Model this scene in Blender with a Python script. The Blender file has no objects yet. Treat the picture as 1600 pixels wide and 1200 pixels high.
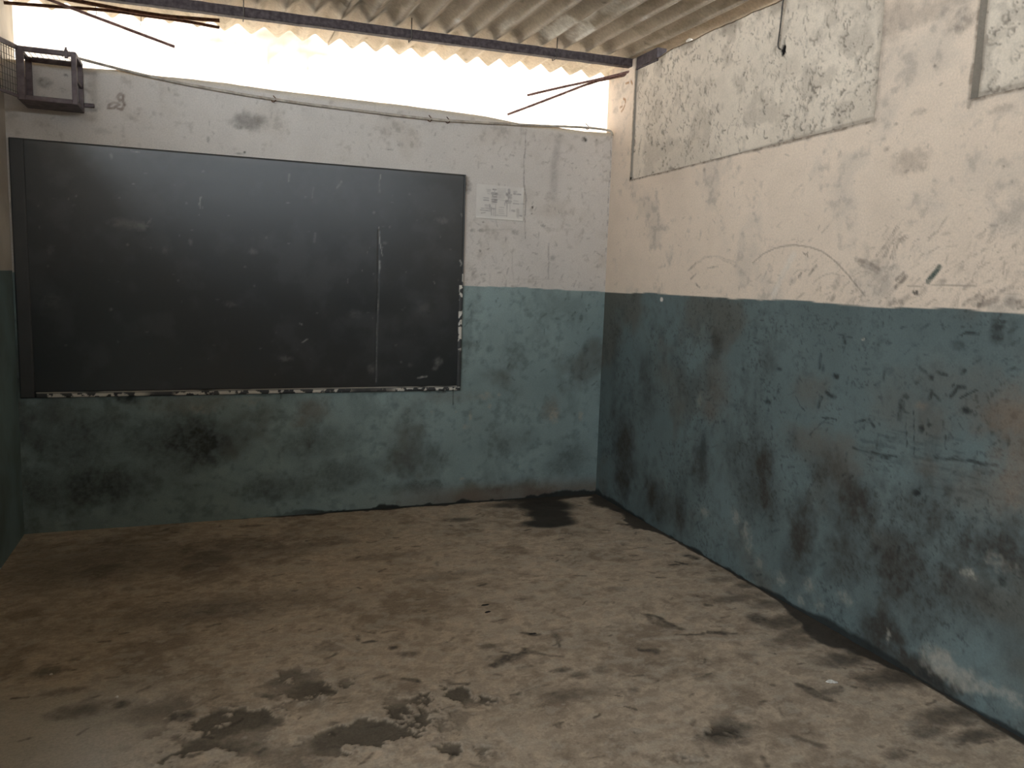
import bpy, bmesh, math, random
import numpy as np
from mathutils import Vector, Matrix

random.seed(7)
C = bpy.context.scene.collection
scene = bpy.context.scene

# ------------------------------------------------------------------ camera
CAM = np.array([-2.586, -4.9894, 1.5])
YAW, PITCH, ROLL, FPX = math.radians(21.009), math.radians(7.4056), math.radians(-1.938), 1246.95

def cam_axes():
    cy, sy, cp, sp = math.cos(YAW), math.sin(YAW), math.cos(PITCH), math.sin(PITCH)
    f = np.array([sy * cp, cy * cp, -sp]); r = np.array([cy, -sy, 0.0]); d = np.cross(f, r)
    cr, sr = math.cos(ROLL), math.sin(ROLL)
    return cr * r + sr * d, -sr * r + cr * d, f
AX_R, AX_D, AX_F = cam_axes()
cam_data = bpy.data.cameras.new('camera')
cam = bpy.data.objects.new('camera', cam_data); C.objects.link(cam)
cam_data.sensor_width = 36.0; cam_data.lens = FPX * 36.0 / 1600.0
cam_data.clip_start = 0.05; cam_data.clip_end = 200
m = Matrix.Identity(4)
for i in range(3):
    m[i][0], m[i][1], m[i][2], m[i][3] = AX_R[i], -AX_D[i], -AX_F[i], CAM[i]
cam.matrix_world = m
scene.camera = cam

def onplane(u, v, axis, val):
    """the point of the plane axis = val that was measured at pixel u, v of the photograph"""
    d = (u - 800) / FPX * AX_R + (v - 600) / FPX * AX_D + AX_F
    return CAM + (val - CAM[axis]) / d[axis] * d
def BW(*uv):  return [(onplane(u, v, 1, 0.0)[0], onplane(u, v, 1, 0.0)[2]) for u, v in uv]
def RW(*uv):  return [(onplane(u, v, 0, 0.0)[1], onplane(u, v, 0, 0.0)[2]) for u, v in uv]
def FL(*uv):  return [(onplane(u, v, 2, 0.0)[0], onplane(u, v, 2, 0.0)[1]) for u, v in uv]

# ------------------------------------------------------------------ world, light, exposure
world = bpy.data.worlds.new('overcast_sky'); scene.world = world
world.use_nodes = True
wn = world.node_tree.nodes; wn.clear()
w_out = wn.new('ShaderNodeOutputWorld'); w_bg = wn.new('ShaderNodeBackground')
w_bg.inputs['Color'].default_value = (0.86, 0.94, 1.0, 1)
w_bg.inputs['Strength'].default_value = 1.0
world.node_tree.links.new(w_bg.outputs[0], w_out.inputs[0])
scene.view_settings.view_transform = 'Standard'
scene.view_settings.look = 'None'
scene.view_settings.gamma = 1.0
scene.view_settings.use_curve_mapping = False
scene.view_settings.exposure = 4.68
scene.cycles.use_denoising = True
scene.cycles.diffuse_bounces = 8
scene.cycles.max_bounces = 12
scene.cycles.sample_clamp_indirect = 4.0

def portal(name, loc, rot, sx, sy):
    l = bpy.data.lights.new(name, 'AREA'); l.shape = 'RECTANGLE'; l.size = sx; l.size_y = sy
    l.cycles.is_portal = True
    o = bpy.data.objects.new(name, l); C.objects.link(o); o.location = loc; o.rotation_euler = rot
    return o
R90 = math.pi / 2
W, DEPTH = 3.56, 5.6
# sky portals sit in the real openings and only guide sampling of the sky (they give off nothing)
portal('sky_portal', (-W - 0.13, -3.15, 2.71), (0, -R90, 0), 0.44, 3.6)
portal('sky_portal', (-W / 2, 0.24, 2.74), (-R90, 0, 0), 3.9, 0.46)
portal('sky_portal', (-W / 2 + .15, -DEPTH - 0.22, 2.80), (R90, 0, 0), 3.3, 0.22)
portal('sky_portal', (-W - 0.13, -4.2, 1.02), (0, -R90, 0), 2.06, 0.48)

# ------------------------------------------------------------------ helpers: names, labels, meshes
def mark(o, kind=None, label=None, cat=None, group=None):
    if kind: o['kind'] = kind
    if label: o['label'] = label
    if cat: o['category'] = cat
    if group: o['group'] = group
    return o

def link(name, me, mat=None, parent=None):
    o = bpy.data.objects.new(name, me); C.objects.link(o)
    if mat is not None:
        me.materials.clear(); me.materials.append(mat)
    if parent is not None: o.parent = parent
    return o

def empty(name, loc=(0, 0, 0)):
    o = bpy.data.objects.new(name, None); C.objects.link(o); o.location = loc
    o.empty_display_size = 0.1
    return o

def bm_obj(name, bm, mat, parent=None, smooth=False, origin=None):
    me = bpy.data.meshes.new(name)
    bmesh.ops.recalc_face_normals(bm, faces=bm.faces)
    if origin is not None:
        bmesh.ops.translate(bm, vec=-Vector(origin), verts=bm.verts)
    bm.to_mesh(me); bm.free()
    if smooth:
        me.polygons.foreach_set('use_smooth', [True] * len(me.polygons))
    o = link(name, me, mat, parent)
    if origin is not None:
        o.location = Vector(origin) - (parent.location if parent is not None else Vector())
    elif parent is not None and parent.location.length > 0:
        o.location = -parent.location
    return o

def add_box(bm, lo, hi, bevel=0.0):
    lo, hi = Vector(lo), Vector(hi)
    g = bmesh.ops.create_cube(bm, size=1.0)
    vs = g['verts']
    for v in vs:
        v.co = Vector([lo[i] + (v.co[i] + 0.5) * (hi[i] - lo[i]) for i in range(3)])
    if bevel > 0:
        es = list({e for v in vs for e in v.link_edges})
        bmesh.ops.bevel(bm, geom=es, offset=bevel, segments=1, affect='EDGES')

def add_tube(bm, pts, r, n=8, radii=None, jitter=0.0):
    pts = [Vector(p) for p in pts]
    rings = []
    up = None
    for i, p in enumerate(pts):
        t = (pts[min(i + 1, len(pts) - 1)] - pts[max(i - 1, 0)]).normalized()
        ref = Vector((0, 0, 1)) if abs(t.z) < 0.9 else Vector((1, 0, 0))
        a = t.cross(ref).normalized(); b = t.cross(a)
        rr = (radii[i] if radii else r)
        ring = []
        for k in range(n):
            an = 2 * math.pi * k / n
            q = rr * (1 + random.uniform(-jitter, jitter))
            ring.append(bm.verts.new(p + a * math.cos(an) * q + b * math.sin(an) * q))
        rings.append(ring)
    for r0, r1 in zip(rings, rings[1:]):
        for k in range(n):
            bm.faces.new((r0[k], r0[(k + 1) % n], r1[(k + 1) % n], r1[k]))
    bm.faces.new(rings[0][::-1]); bm.faces.new(rings[-1])

def resample(pts, step):
    pts = [Vector(p) for p in pts]; out = [pts[0]]
    for a, b in zip(pts, pts[1:]):
        n = max(1, int((b - a).length / step))
        for k in range(1, n + 1): out.append(a.lerp(b, k / n))
    return out

def smooth_path(pts, it=2):
    for _ in range(it):
        q = [pts[0]]
        for a, b in zip(pts, pts[1:]):
            a, b = Vector(a), Vector(b)
            q += [a.lerp(b, .25), a.lerp(b, .75)]
        q.append(pts[-1]); pts = q
    return pts

# ------------------------------------------------------------------ numpy noise and paint
_T = [np.random.RandomState(100 + i).rand(256, 256).astype(np.float32) for i in range(8)]
def vnoise(a, b, k=0):
    T = _T[k % 8]
    ia = np.floor(a).astype(np.int32); ib = np.floor(b).astype(np.int32)
    fa = (a - ia).astype(np.float32); fb = (b - ib).astype(np.float32)
    fa = fa * fa * (3 - 2 * fa); fb = fb * fb * (3 - 2 * fb)
    i0, i1, j0, j1 = ia & 255, (ia + 1) & 255, ib & 255, (ib + 1) & 255
    return (T[i0, j0] * (1 - fa) + T[i1, j0] * fa) * (1 - fb) + (T[i0, j1] * (1 - fa) + T[i1, j1] * fa) * fb
def fbm(a, b, freq, octs=4, k=0, gain=0.55, sa=1.0, sb=1.0):
    s = 0.0; amp = 1.0; tot = 0.0
    for o in range(octs):
        s = s + amp * vnoise(a * freq * sa + 17.3 * o + 31 * k, b * freq * sb + 9.1 * o + 57 * k, k + o)
        tot += amp; amp *= gain; freq *= 2.03
    return s / tot
def sstep(x, lo, hi):
    t = np.clip((x - lo) / (hi - lo), 0, 1); return t * t * (3 - 2 * t)
def mix(col, target, mask):
    mk = mask[..., None]
    return col * (1 - mk) + np.array(target, np.float32) * mk

class Paint:
    """masks over a grid of plane coordinates"""
    def __init__(s, A, B):
        s.A, s.B = A, B
        s.wa = (fbm(A, B, 14, 3, 5) - .5); s.wb = (fbm(A, B, 14, 3, 6) - .5)
        s.fine = fbm(A, B, 60, 3, 2)
    def zero(s): return np.zeros_like(s.A)
    def stroke(s, F, pts, w, strength=1.0, soft=0.6, warp=0.0, rough=0.5):
        pts = np.array(pts, float)
        lo = pts.min(0) - w * 2 - warp; hi = pts.max(0) + w * 2 + warp
        sel = np.nonzero((s.A > lo[0]) & (s.A < hi[0]) & (s.B > lo[1]) & (s.B < hi[1]))
        if len(sel[0]) == 0: return
        a = s.A[sel] + s.wa[sel] * warp; b = s.B[sel] + s.wb[sel] * warp
        d = np.full(a.shape, 1e9)
        for p, q in zip(pts, pts[1:]) if len(pts) > 1 else [(pts[0], pts[0] + 1e-6)]:
            e = q - p; L = max(e @ e, 1e-12)
            t = np.clip(((a - p[0]) * e[0] + (b - p[1]) * e[1]) / L, 0, 1)
            d = np.minimum(d, np.hypot(a - p[0] - t * e[0], b - p[1] - t * e[1]))
        v = 1 - sstep(d, w * (1 - soft), w * (1 + soft * .5))
        v = v * (1 - rough + rough * sstep(s.fine[sel], .38, .6)) * strength
        F[sel] = np.maximum(F[sel], v)
    def blob(s, F, c, ra, rb, strength=1.0, soft=0.5, warp=0.5, rough=0.3, rot=0.0):
        R = max(ra, rb)
        lo = (c[0] - R * 1.8, c[1] - R * 1.8); hi = (c[0] + R * 1.8, c[1] + R * 1.8)
        sel = np.nonzero((s.A > lo[0]) & (s.A < hi[0]) & (s.B > lo[1]) & (s.B < hi[1]))
        if len(sel[0]) == 0: return
        da = s.A[sel] - c[0]; db = s.B[sel] - c[1]
        da, db = da * math.cos(rot) + db * math.sin(rot), -da * math.sin(rot) + db * math.cos(rot)
        n = fbm(s.A[sel] * 1.0, s.B[sel] * 1.0, 1.6 / max(min(ra, rb), .01), 4, int(c[0] * 10 + c[1] * 7) % 8, .6) - .5
        d = np.hypot(da / ra, db / rb) + n * warp * 2
        v = 1 - sstep(d, 1 - soft, 1 + soft * .4)
        if R > .08: rough *= .4
        v = v * (1 - rough + rough * sstep(s.fine[sel], .35, .6)) * strength
        F[sel] = np.maximum(F[sel], v)

def grid_mesh(name, P, rgba=None, keep=None, extra=None):
    """P: (na, nb, 3); quads between neighbours; keep: (na-1, nb-1) faces to keep"""
    na, nb = P.shape[:2]
    idx = np.arange(na * nb, dtype=np.int32).reshape(na, nb)
    q = np.stack([idx[:-1, :-1], idx[1:, :-1], idx[1:, 1:], idx[:-1, 1:]], -1)
    q = q.reshape(-1, 4) if keep is None else q[keep]
    verts = P.reshape(-1, 3)
    if extra is not None:
        q = np.concatenate([q, np.array(extra[1], np.int32) + len(verts)]) if len(extra[0]) else q
        verts = np.concatenate([verts, np.array(extra[0], float)])
    me = bpy.data.meshes.new(name)
    me.vertices.add(len(verts)); me.vertices.foreach_set('co', verts.astype(np.float32).ravel())
    me.loops.add(q.size); me.loops.foreach_set('vertex_index', q.astype(np.int32).ravel())
    me.polygons.add(len(q))
    me.polygons.foreach_set('loop_start', np.arange(0, q.size, 4, dtype=np.int32))
    me.polygons.foreach_set('use_smooth', np.ones(len(q), bool))
    me.update(calc_edges=True); me.validate()
    if rgba is not None:
        at = me.color_attributes.new('tint', 'FLOAT_COLOR', 'POINT')
        c = rgba.reshape(-1, 4).astype(np.float32)
        if len(verts) > len(c):
            c = np.concatenate([c, np.tile(np.array([[.3, .27, .23, .9]], np.float32), (len(verts) - len(c), 1))])
        at.data.foreach_set('color', np.ascontiguousarray(np.clip(c, 0, 1)).ravel())
    return me

# ------------------------------------------------------------------ materials
def new_mat(name):
    mt = bpy.data.materials.new(name); mt.use_nodes = True
    n = mt.node_tree.nodes; return mt, n, mt.node_tree.links, n['Principled BSDF']

def attr_mat(name, fine=0.25, scale=90, bump=0.15, spec=0.3):
    """worn surface: colour (and roughness in alpha) from the painted attribute, grain and relief from noise"""
    mt, n, l, b = new_mat(name)
    at = n.new('ShaderNodeAttribute'); at.attribute_name = 'tint'
    tc = n.new('ShaderNodeTexCoord')
    nz = n.new('ShaderNodeTexNoise'); nz.inputs['Scale'].default_value = scale; nz.inputs['Detail'].default_value = 6
    nz.inputs['Roughness'].default_value = 0.65
    l.new(tc.outputs['Object'], nz.inputs['Vector'])
    mr = n.new('ShaderNodeMapRange'); mr.inputs['From Min'].default_value = .3; mr.inputs['From Max'].default_value = .7
    mr.inputs['To Min'].default_value = 1 - fine; mr.inputs['To Max'].default_value = 1 + fine
    l.new(nz.outputs['Fac'], mr.inputs['Value'])
    vm = n.new('ShaderNodeVectorMath'); vm.operation = 'SCALE'
    l.new(at.outputs['Color'], vm.inputs[0]); l.new(mr.outputs[0], vm.inputs['Scale'])
    l.new(vm.outputs['Vector'], b.inputs['Base Color'])
    l.new(at.outputs['Alpha'], b.inputs['Roughness'])
    b.inputs['Specular IOR Level'].default_value = spec
    bp = n.new('ShaderNodeBump'); bp.inputs['Strength'].default_value = bump; bp.inputs['Distance'].default_value = 0.004
    l.new(nz.outputs['Fac'], bp.inputs['Height']); l.new(bp.outputs[0], b.inputs['Normal'])
    return mt

def noise_mat(name, c1, c2, scale=20, rough=.8, spec=.3, metal=0.0, bump=.2, dist=.003, lo=.35, hi=.65, detail=6):
    mt, n, l, b = new_mat(name)
    tc = n.new('ShaderNodeTexCoord')
    nz = n.new('ShaderNodeTexNoise'); nz.inputs['Scale'].default_value = scale; nz.inputs['Detail'].default_value = detail
    l.new(tc.outputs['Object'], nz.inputs['Vector'])
    cr = n.new('ShaderNodeValToRGB')
    cr.color_ramp.elements[0].position = lo; cr.color_ramp.elements[1].position = hi
    cr.color_ramp.elements[0].color = (*c1, 1); cr.color_ramp.elements[1].color = (*c2, 1)
    l.new(nz.outputs['Fac'], cr.inputs['Fac']); l.new(cr.outputs[0], b.inputs['Base Color'])
    b.inputs['Roughness'].default_value = rough; b.inputs['Specular IOR Level'].default_value = spec
    b.inputs['Metallic'].default_value = metal
    bp = n.new('ShaderNodeBump'); bp.inputs['Strength'].default_value = bump; bp.inputs['Distance'].default_value = dist
    l.new(nz.outputs['Fac'], bp.inputs['Height']); l.new(bp.outputs[0], b.inputs['Normal'])
    return mt

def dado_mat(name):
    """lime-washed plaster above, teal oil paint below the dado line"""
    mt, n, l, b = new_mat(name)
    tc = n.new('ShaderNodeTexCoord'); sp = n.new('ShaderNodeSeparateXYZ'); l.new(tc.outputs['Object'], sp.inputs[0])
    nz = n.new('ShaderNodeTexNoise'); nz.inputs['Scale'].default_value = 3; nz.inputs['Detail'].default_value = 8
    l.new(tc.outputs['Object'], nz.inputs['Vector'])
    gt = n.new('ShaderNodeMath'); gt.operation = 'GREATER_THAN'; gt.inputs[1].default_value = 1.462
    l.new(sp.outputs['Z'], gt.inputs[0])
    def ramp(c1, c2):
        cr = n.new('ShaderNodeValToRGB'); cr.color_ramp.elements[0].position = .35; cr.color_ramp.elements[1].position = .6
        cr.color_ramp.elements[0].color = (*c1, 1); cr.color_ramp.elements[1].color = (*c2, 1)
        l.new(nz.outputs['Fac'], cr.inputs['Fac']); return cr
    lo = ramp((.10, .13, .125), (.15, .22, .22)); hi = ramp((.44, .39, .33), (.60, .545, .47))
    mx = n.new('ShaderNodeMix'); mx.data_type = 'RGBA'
    l.new(gt.outputs[0], mx.inputs['Factor']); l.new(lo.outputs[0], mx.inputs['A']); l.new(hi.outputs[0], mx.inputs['B'])
    l.new(mx.outputs['Result'], b.inputs['Base Color']); b.inputs['Roughness'].default_value = .8
    bp = n.new('ShaderNodeBump'); bp.inputs['Strength'].default_value = .2; bp.inputs['Distance'].default_value = .004
    l.new(nz.outputs['Fac'], bp.inputs['Height']); l.new(bp.outputs[0], b.inputs['Normal'])
    return mt

M_WALL = attr_mat('painted_plaster', .10, 120, .25, .25)
M_FLOOR = attr_mat('worn_cement_floor', .16, 100, .35, .3)
M_BOARD = attr_mat('blackboard_paint', .10, 140, .03, .8)
M_SHEET = attr_mat('asbestos_cement', .16, 60, .3, .15)
M_PAPER = attr_mat('printed_paper', .03, 200, .05, .2)
M_DADO = dado_mat('dado_plaster')
M_PLASTER = noise_mat('bare_plaster', (.46, .41, .35), (.62, .56, .48), 6)
M_STEEL = noise_mat('dark_primed_steel', (.040, .030, .032), (.085, .068, .072), 40, .7, .3, 0, .5)
M_CAGE = noise_mat('purple_brown_enamel', (.085, .062, .066), (.16, .125, .13), 30, .6, .4, 0, .3)
M_RUST = noise_mat('rusty_bar', (.06, .028, .018), (.16, .075, .045), 60, .85, .2, 0, .5)
M_PINK = noise_mat('glare_tinted_bar', (.12, .065, .055), (.26, .155, .14), 50, .8, .2, 0, .4)  # rust made paler and pinker to carry sky glare on the rods
M_WIRE = noise_mat('dull_wire', (.06, .052, .045), (.14, .125, .11), 80, .6, .4, .3, .1)
M_LIMEBAR = noise_mat('limewashed_bar', (.30, .26, .22), (.52, .47, .40), 25, .85, .2, 0, .3)
M_CABLE = noise_mat('old_cable', (.05, .045, .04), (.10, .09, .08), 60, .6, .3, 0, .1)
M_OUT = noise_mat('sandy_ground', (.22, .18, .135), (.32, .27, .21), 2, .95, .1)

WHITE = np.array([.60, .555, .512], np.float32)
TEAL = np.array([.24, .312, .31], np.float32)

# ================================================================== SETTING
# ------------------------------------------------------------------ back wall
xs_top = np.array([-3.56, -3.187, -3.033, -2.843, -2.478, -2.217, -1.945, -1.485, -1.161, -.906, -.642, -.416, -.19, 0.0])
zs_top = np.array([2.56, 2.559, 2.565, 2.557, 2.562, 2.553, 2.551, 2.549, 2.543, 2.536, 2.513, 2.518, 2.508, 2.517])

def plaster_base(A, B, Z, dado, tk=1.0, wk=1.0):
    """limewash over teal dado, with soft dirt; returns colour and roughness"""
    wob = (fbm(A, B * 0, 3.0, 3, 1) - .5) * .022
    n1 = fbm(A, B, 1.3, 5, 0); n2 = fbm(A, B, 5.0, 5, 3); n3 = fbm(A, B, 26, 4, 4)
    white = np.array(wk) * WHITE[None, None] * (0.80 + .26 * n1 + .22 * (n2 - .2))[..., None]
    white = mix(white, (.42, .37, .315), .45 * sstep(n2, .48, .80))
    white = mix(white, (.27, .235, .20), .40 * sstep(n3 * .6 + n2 * .4, .56, .74))
    teal = tk * TEAL[None, None] * (0.70 + .55 * n1 + .25 * (n2 - .5))[..., None]
    teal = mix(teal, (.085, .075, .058), .65 * sstep(fbm(A, B, 2.2, 5, 6), .52, .72))
    teal = mix(teal, (.035, .04, .037), .34 * sstep(n3 * .62 + n2 * .38, .50, .74))
    low = sstep(Z - dado - wob, .0015, -.0015)
    col = white * (1 - low[..., None]) + teal * low[..., None]
    rough = .85 - .22 * low + .1 * (n2 - .5)
    return col, rough, low, n1, n2, n3

STEP = 0.0058
xs = np.linspace(-W, 0, int(W / STEP)); nz_ = int(2.56 / STEP)
fr = np.linspace(0, 1, nz_)
ztop = np.interp(xs, xs_top, zs_top) + .006 * (fbm(xs, xs * 0, 6, 3, 2) - .5)
X, Fr = np.meshgrid(xs, fr, indexing='ij')
Z = Fr * (ztop[:, None] - .035)
P_ = Paint(X, Z)
col, rough, low, n1, n2, n3 = plaster_base(X, Z, Z, 1.449)
F = P_.zero()   # dark brown-grey dirt
for c, ra, rb, s in [((388, 190), .10, .055, .55), ((372, 197), .03, .02, .6), ((540, 95), .02, .02, .0),
                     ((913, 218), .022, .018, .95), ((932, 219), .010, .010, .6), ((382, 238), .010, .008, .9), ((374, 240), .03, .006, .5),
                     ((610, 234), .02, .006, .6), ((622, 203), .02, .02, .35), ((832, 324), .009, .011, 1), ((831, 334), .006, .005, .9),
                     ((730, 290), .03, .05, .6), ((738, 360), .02, .015, .4), ((752, 360), .03, .012, .4), ((805, 363), .03, .02, .35),
                     ((750, 392), .01, .01, .6), ((790, 375), .006, .02, .5), ((864, 403), .02, .03, .35), ((849, 353), .02, .012, .45),
                     ((137, 112), .05, .02, .4), ((100, 140), .0, .0, 0), ((70, 130), .04, .03, .55), ((65, 127), .015, .01, .7), ((103, 117), .012, .01, .6),
                     ((138, 171), .05, .015, .5), ((160, 205), .05, .02, .2), ((325, 218), .01, .02, .5), ((755, 347), .01, .004, .7)]:
    if ra: P_.blob(F, BW(c)[0], ra, rb, s, .6, .5, .4)
# vertical crack right of the paper, faint streaks
P_.stroke(F, BW((822, 205), (819, 250), (818, 285), (822, 310), (820, 340), (821, 372)), .004, .6, .6, .012, .55)
P_.stroke(F, BW((872, 215), (866, 260), (864, 310)), .03, .28, .9, .02, .4)
P_.stroke(F, BW((857, 380), (857, 415), (857, 436)), .006, .42, .7, .01, .5)
P_.stroke(F, BW((800, 392), (800, 420), (803, 438)), .005, .2, .7, .01, .4)
P_.stroke(F, BW((760, 359), (800, 358)), .005, .18, .7, .01, .6)
P_.stroke(F, BW((806, 436), (858, 436)), .004, .14, .5, .005, .4)
# corner dashes
for v0, v1 in [(208, 216), (222, 232), (236, 247), (252, 258), (268, 276), (282, 292), (296, 304), (308, 318), (325, 336), (346, 352), (366, 371), (388, 394), (440, 447)]:
    P_.stroke(F, [(-.010, BW((956, v0))[0][1]), (-.008, BW((956, v1))[0][1])], .0055, random.uniform(.3, .75), .6, .016, .5)
for _ in range(170):
    x = random.uniform(-1.0, -.05); z = 1.46 + random.random() ** 1.8 * .9; a = random.uniform(-.6, 2.2); L = random.uniform(.01, .045)
    P_.stroke(F, [(x, z), (x + L * math.cos(a), z + L * math.sin(a))], random.uniform(.003, .007), random.uniform(.1, .4), .6, .01, .6)
for _ in range(110):
    x = random.uniform(-3.4, -.05); z = random.uniform(2.18, 2.5); a = random.uniform(0, 3.1); L = random.uniform(.004, .03)
    P_.stroke(F, [(x, z), (x + L * math.cos(a), z + L * math.sin(a))], random.uniform(.002, .006), random.uniform(.1, .4), .6, .01, .6)
F *= (1 - low)
col = mix(col, (.085, .072, .060), F)
# scribbled figures near the metal cage
G = P_.zero()
for loop in ([(188, 146), (193, 149), (192, 156), (187, 157), (184, 151), (188, 146)], [(192, 157), (195, 163), (190, 171), (184, 169)],
             [(186, 163), (178, 160), (170, 164), (169, 169), (177, 169), (184, 164)]):
    P_.stroke(G, BW(*loop), .008, .75, .5, .006, .4)
col = mix(col, (.20, .145, .12), G)
# dado marks: dark scuffs, pale flaking, brown rising damp, mould at the foot; lower-left shade painted in
D = P_.zero(); dirt_shade = P_.zero()
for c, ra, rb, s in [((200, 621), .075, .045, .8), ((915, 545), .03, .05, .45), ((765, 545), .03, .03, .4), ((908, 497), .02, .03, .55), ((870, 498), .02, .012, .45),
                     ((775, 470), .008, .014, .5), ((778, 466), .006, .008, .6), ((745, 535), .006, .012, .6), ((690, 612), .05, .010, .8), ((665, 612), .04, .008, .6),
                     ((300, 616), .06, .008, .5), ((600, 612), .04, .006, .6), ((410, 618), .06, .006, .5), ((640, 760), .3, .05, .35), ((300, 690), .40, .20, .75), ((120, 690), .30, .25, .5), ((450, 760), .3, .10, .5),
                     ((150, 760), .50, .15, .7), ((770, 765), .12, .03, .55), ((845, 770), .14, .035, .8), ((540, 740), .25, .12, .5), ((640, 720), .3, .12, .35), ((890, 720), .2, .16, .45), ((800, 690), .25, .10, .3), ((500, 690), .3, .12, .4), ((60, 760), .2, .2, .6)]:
    P_.blob(dirt_shade if ra > .09 else D, BW(c)[0], ra, rb, s, .9 if ra > .09 else .7, .55 if ra > .09 else .4, .35)
P_.stroke(D, BW((708, 608), (708, 632)), .005, .8, .5, .004, .2)
P_.stroke(D, BW((439, 609), (439, 622)), .005, .7, .5, .004, .2)
for _ in range(60):
    x = random.uniform(-1.05, -.05); z = random.uniform(.75, 1.43); a = random.uniform(.3, 2.6); L = random.uniform(.01, .05)
    P_.stroke(D, [(x, z), (x + L * math.cos(a), z + L * math.sin(a))], random.uniform(.003, .009), random.uniform(.15, .5), .6, .015, .6)
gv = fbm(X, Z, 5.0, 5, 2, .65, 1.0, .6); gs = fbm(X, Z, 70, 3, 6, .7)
dirt_shade = np.clip(np.clip(dirt_shade * (.85 + .45 * gv) + .22 * sstep(gv, .52, .72), 0, .93) * (.75 + .5 * gs), 0, .93)
col = mix(col, (.032, .030, .025), dirt_shade * low)
ragged = .012 + .03 * sstep(fbm(X, X * 0, 9, 4, 3), .45, .8) + .05 * sstep(X, -.55, -.05) * fbm(X, X * 0, 20, 3, 1)
D = np.maximum(D, (1 - sstep(Z, ragged * .6, ragged)) * .95 * sstep(X, -2.4, -1.8))
col = mix(col, (.018, .02, .018), D * low)
D2 = P_.zero()
for c, ra, rb, s in [((490, 640), .12, .08, .5), ((470, 655), .07, .06, .5), ((300, 630), .3, .07, .4), ((860, 640), .08, .09, .45), ((700, 620), .25, .05, .3)]:
    P_.blob(D2, BW(c)[0], ra, rb, s, .8, .5, .4)
damp = (1 - sstep(Z, .02 + .05 * n2, .12 + .08 * n1)) * sstep(X, -1.9, -.9) * .75
col = mix(col, (.16, .12, .09), np.maximum(D2, damp * (1 - D)) * low)
E_ = P_.zero()
for c, ra, rb, s in [((865, 650), .045, .06, .65), ((867, 658), .02, .02, .8), ((907, 650), .018, .035, .6), ((735, 650), .012, .03, .75), ((728, 667), .035, .018, .55),
                     ((760, 620), .06, .03, .4), ((675, 645), .012, .012, .7), ((712, 643), .01, .01, .7), ((722, 748), .02, .012, .6), ((812, 729), .007, .006, .7),
                     ((780, 617), .02, .012, .5), ((765, 635), .015, .02, .45), ((312, 640), .08, .035, .35), ((390, 625), .08, .03, .3)]:
    P_.blob(E_, BW(c)[0], ra, rb, s, .7, .7, .75)
col = mix(col, (.36, .34, .28), E_ * low)
Y = -.0025 * (n3 - .5) - .006 * (n1 - .5) + .004 * (F > .9)
Pt = np.stack([X, Y, Z], -1)
rows = [(.006, -.016), (.022, -.004), (.05, .003), (.10, .004), (.16, -.002), (.195, -.02), (.20, -.06), (.20, -1.2)]
cap = np.stack([np.stack([xs, np.full_like(xs, dy), ztop + dz], -1) for dy, dz in rows], 1)
foot = np.stack([xs, np.full_like(xs, .2), np.full_like(xs, -.1)], -1)[:, None]
Pt = np.concatenate([Pt, cap, foot], 1)
rgba = np.concatenate([col, rough[..., None]], -1)
capc = np.tile(np.array([.58, .525, .44, .9]), (len(xs), len(rows) + 1, 1)) * (0.85 + .3 * fbm(xs, xs * 0, 9, 4, 3))[:, None, None]
capc[..., 3] = .9
rgba = np.concatenate([rgba, capc], 1)
wall_back = mark(link('wall_back', grid_mesh('wall_back', Pt, rgba), M_WALL), 'structure')

# ------------------------------------------------------------------ right wall (with two blocked-up openings)
HOLES = [(-2.324, -.275, 2.19, 2.885), (-5.0, -2.772, 2.181, 2.885)]
ys = np.unique(np.concatenate([np.linspace(-5.6, -3.35, 12), np.arange(-3.35, .094, .0062), [.094], [h[0] for h in HOLES] + [h[1] for h in HOLES]]))
zs = np.unique(np.concatenate([np.linspace(0, 2.86, int(2.86 / .0062)), [2.19, 2.181]]))
ys = ys[np.concatenate([[True], np.diff(ys) > .0008])]; zs = zs[np.concatenate([[True], np.diff(zs) > .0008])]
for h in HOLES:     # snap to the closest grid lines
    pass
Yg, Zf = np.meshgrid(ys, zs, indexing='ij')
def tilt(y, z): return -.0156 * (np.clip(y, -2.8, .1) + 1.3) * np.exp(-((z - 2.19) / .16) ** 2)
topz = np.where(ys > -.262, 2.936, np.interp(ys, [-5.6, -1.67, -.75, -.45, -.262], [2.868, 2.874, 2.885, 2.872, 2.868]) + .016 * (fbm(ys, ys * 0, 9, 4, 5) - .5))
Zg = Zf / 2.86 * 1.0
Zg = np.where(Zf > 2.4, 2.4 + (Zf - 2.4) / .46 * (topz[:, None] - 2.4), Zf)
Zg = Zg + tilt(Yg, Zf) * (Zf < 2.6)
Q = Paint(Yg, Zg)
col, rough, low, n1, n2, n3 = plaster_base(Yg + 20, Zg, Zg, 1.445, .42, (1.12, .985, .85))
# --- limewash marks
F = Q.zero()
def rs(pts, w, s, **k): Q.stroke(F, RW(*pts), w, s, **k)
for k in range(9):
    u0 = 1397 + k * 2.2 + random.uniform(-3, 3); rs([(u0 + 4, 357 + k * 1.5 + random.uniform(-5, 5)), (u0 - 12, 380), (u0 - 27 + k, 398 + k)], .004, random.uniform(.25, .6), soft=.7, warp=.01)
rs([(1337, 406), (1352, 409), (1368, 417), (1374, 421)], .012, .55, warp=.01); rs([(1340, 411), (1364, 421), (1372, 428)], .008, .4, warp=.01)
rs([(1372, 408), (1370, 420), (1366, 432)], .02, .3, soft=.9, warp=.02)
rs([(1416, 432), (1408, 441), (1400, 449)], .011, .7, warp=.01); rs([(1412, 427), (1401, 437)], .009, .6, warp=.01)
rs([(1276, 416), (1270, 422), (1264, 430)], .008, .65, warp=.006); rs([(1255, 395), (1259, 398), (1262, 395), (1262, 401)], .004, .7)
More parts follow.
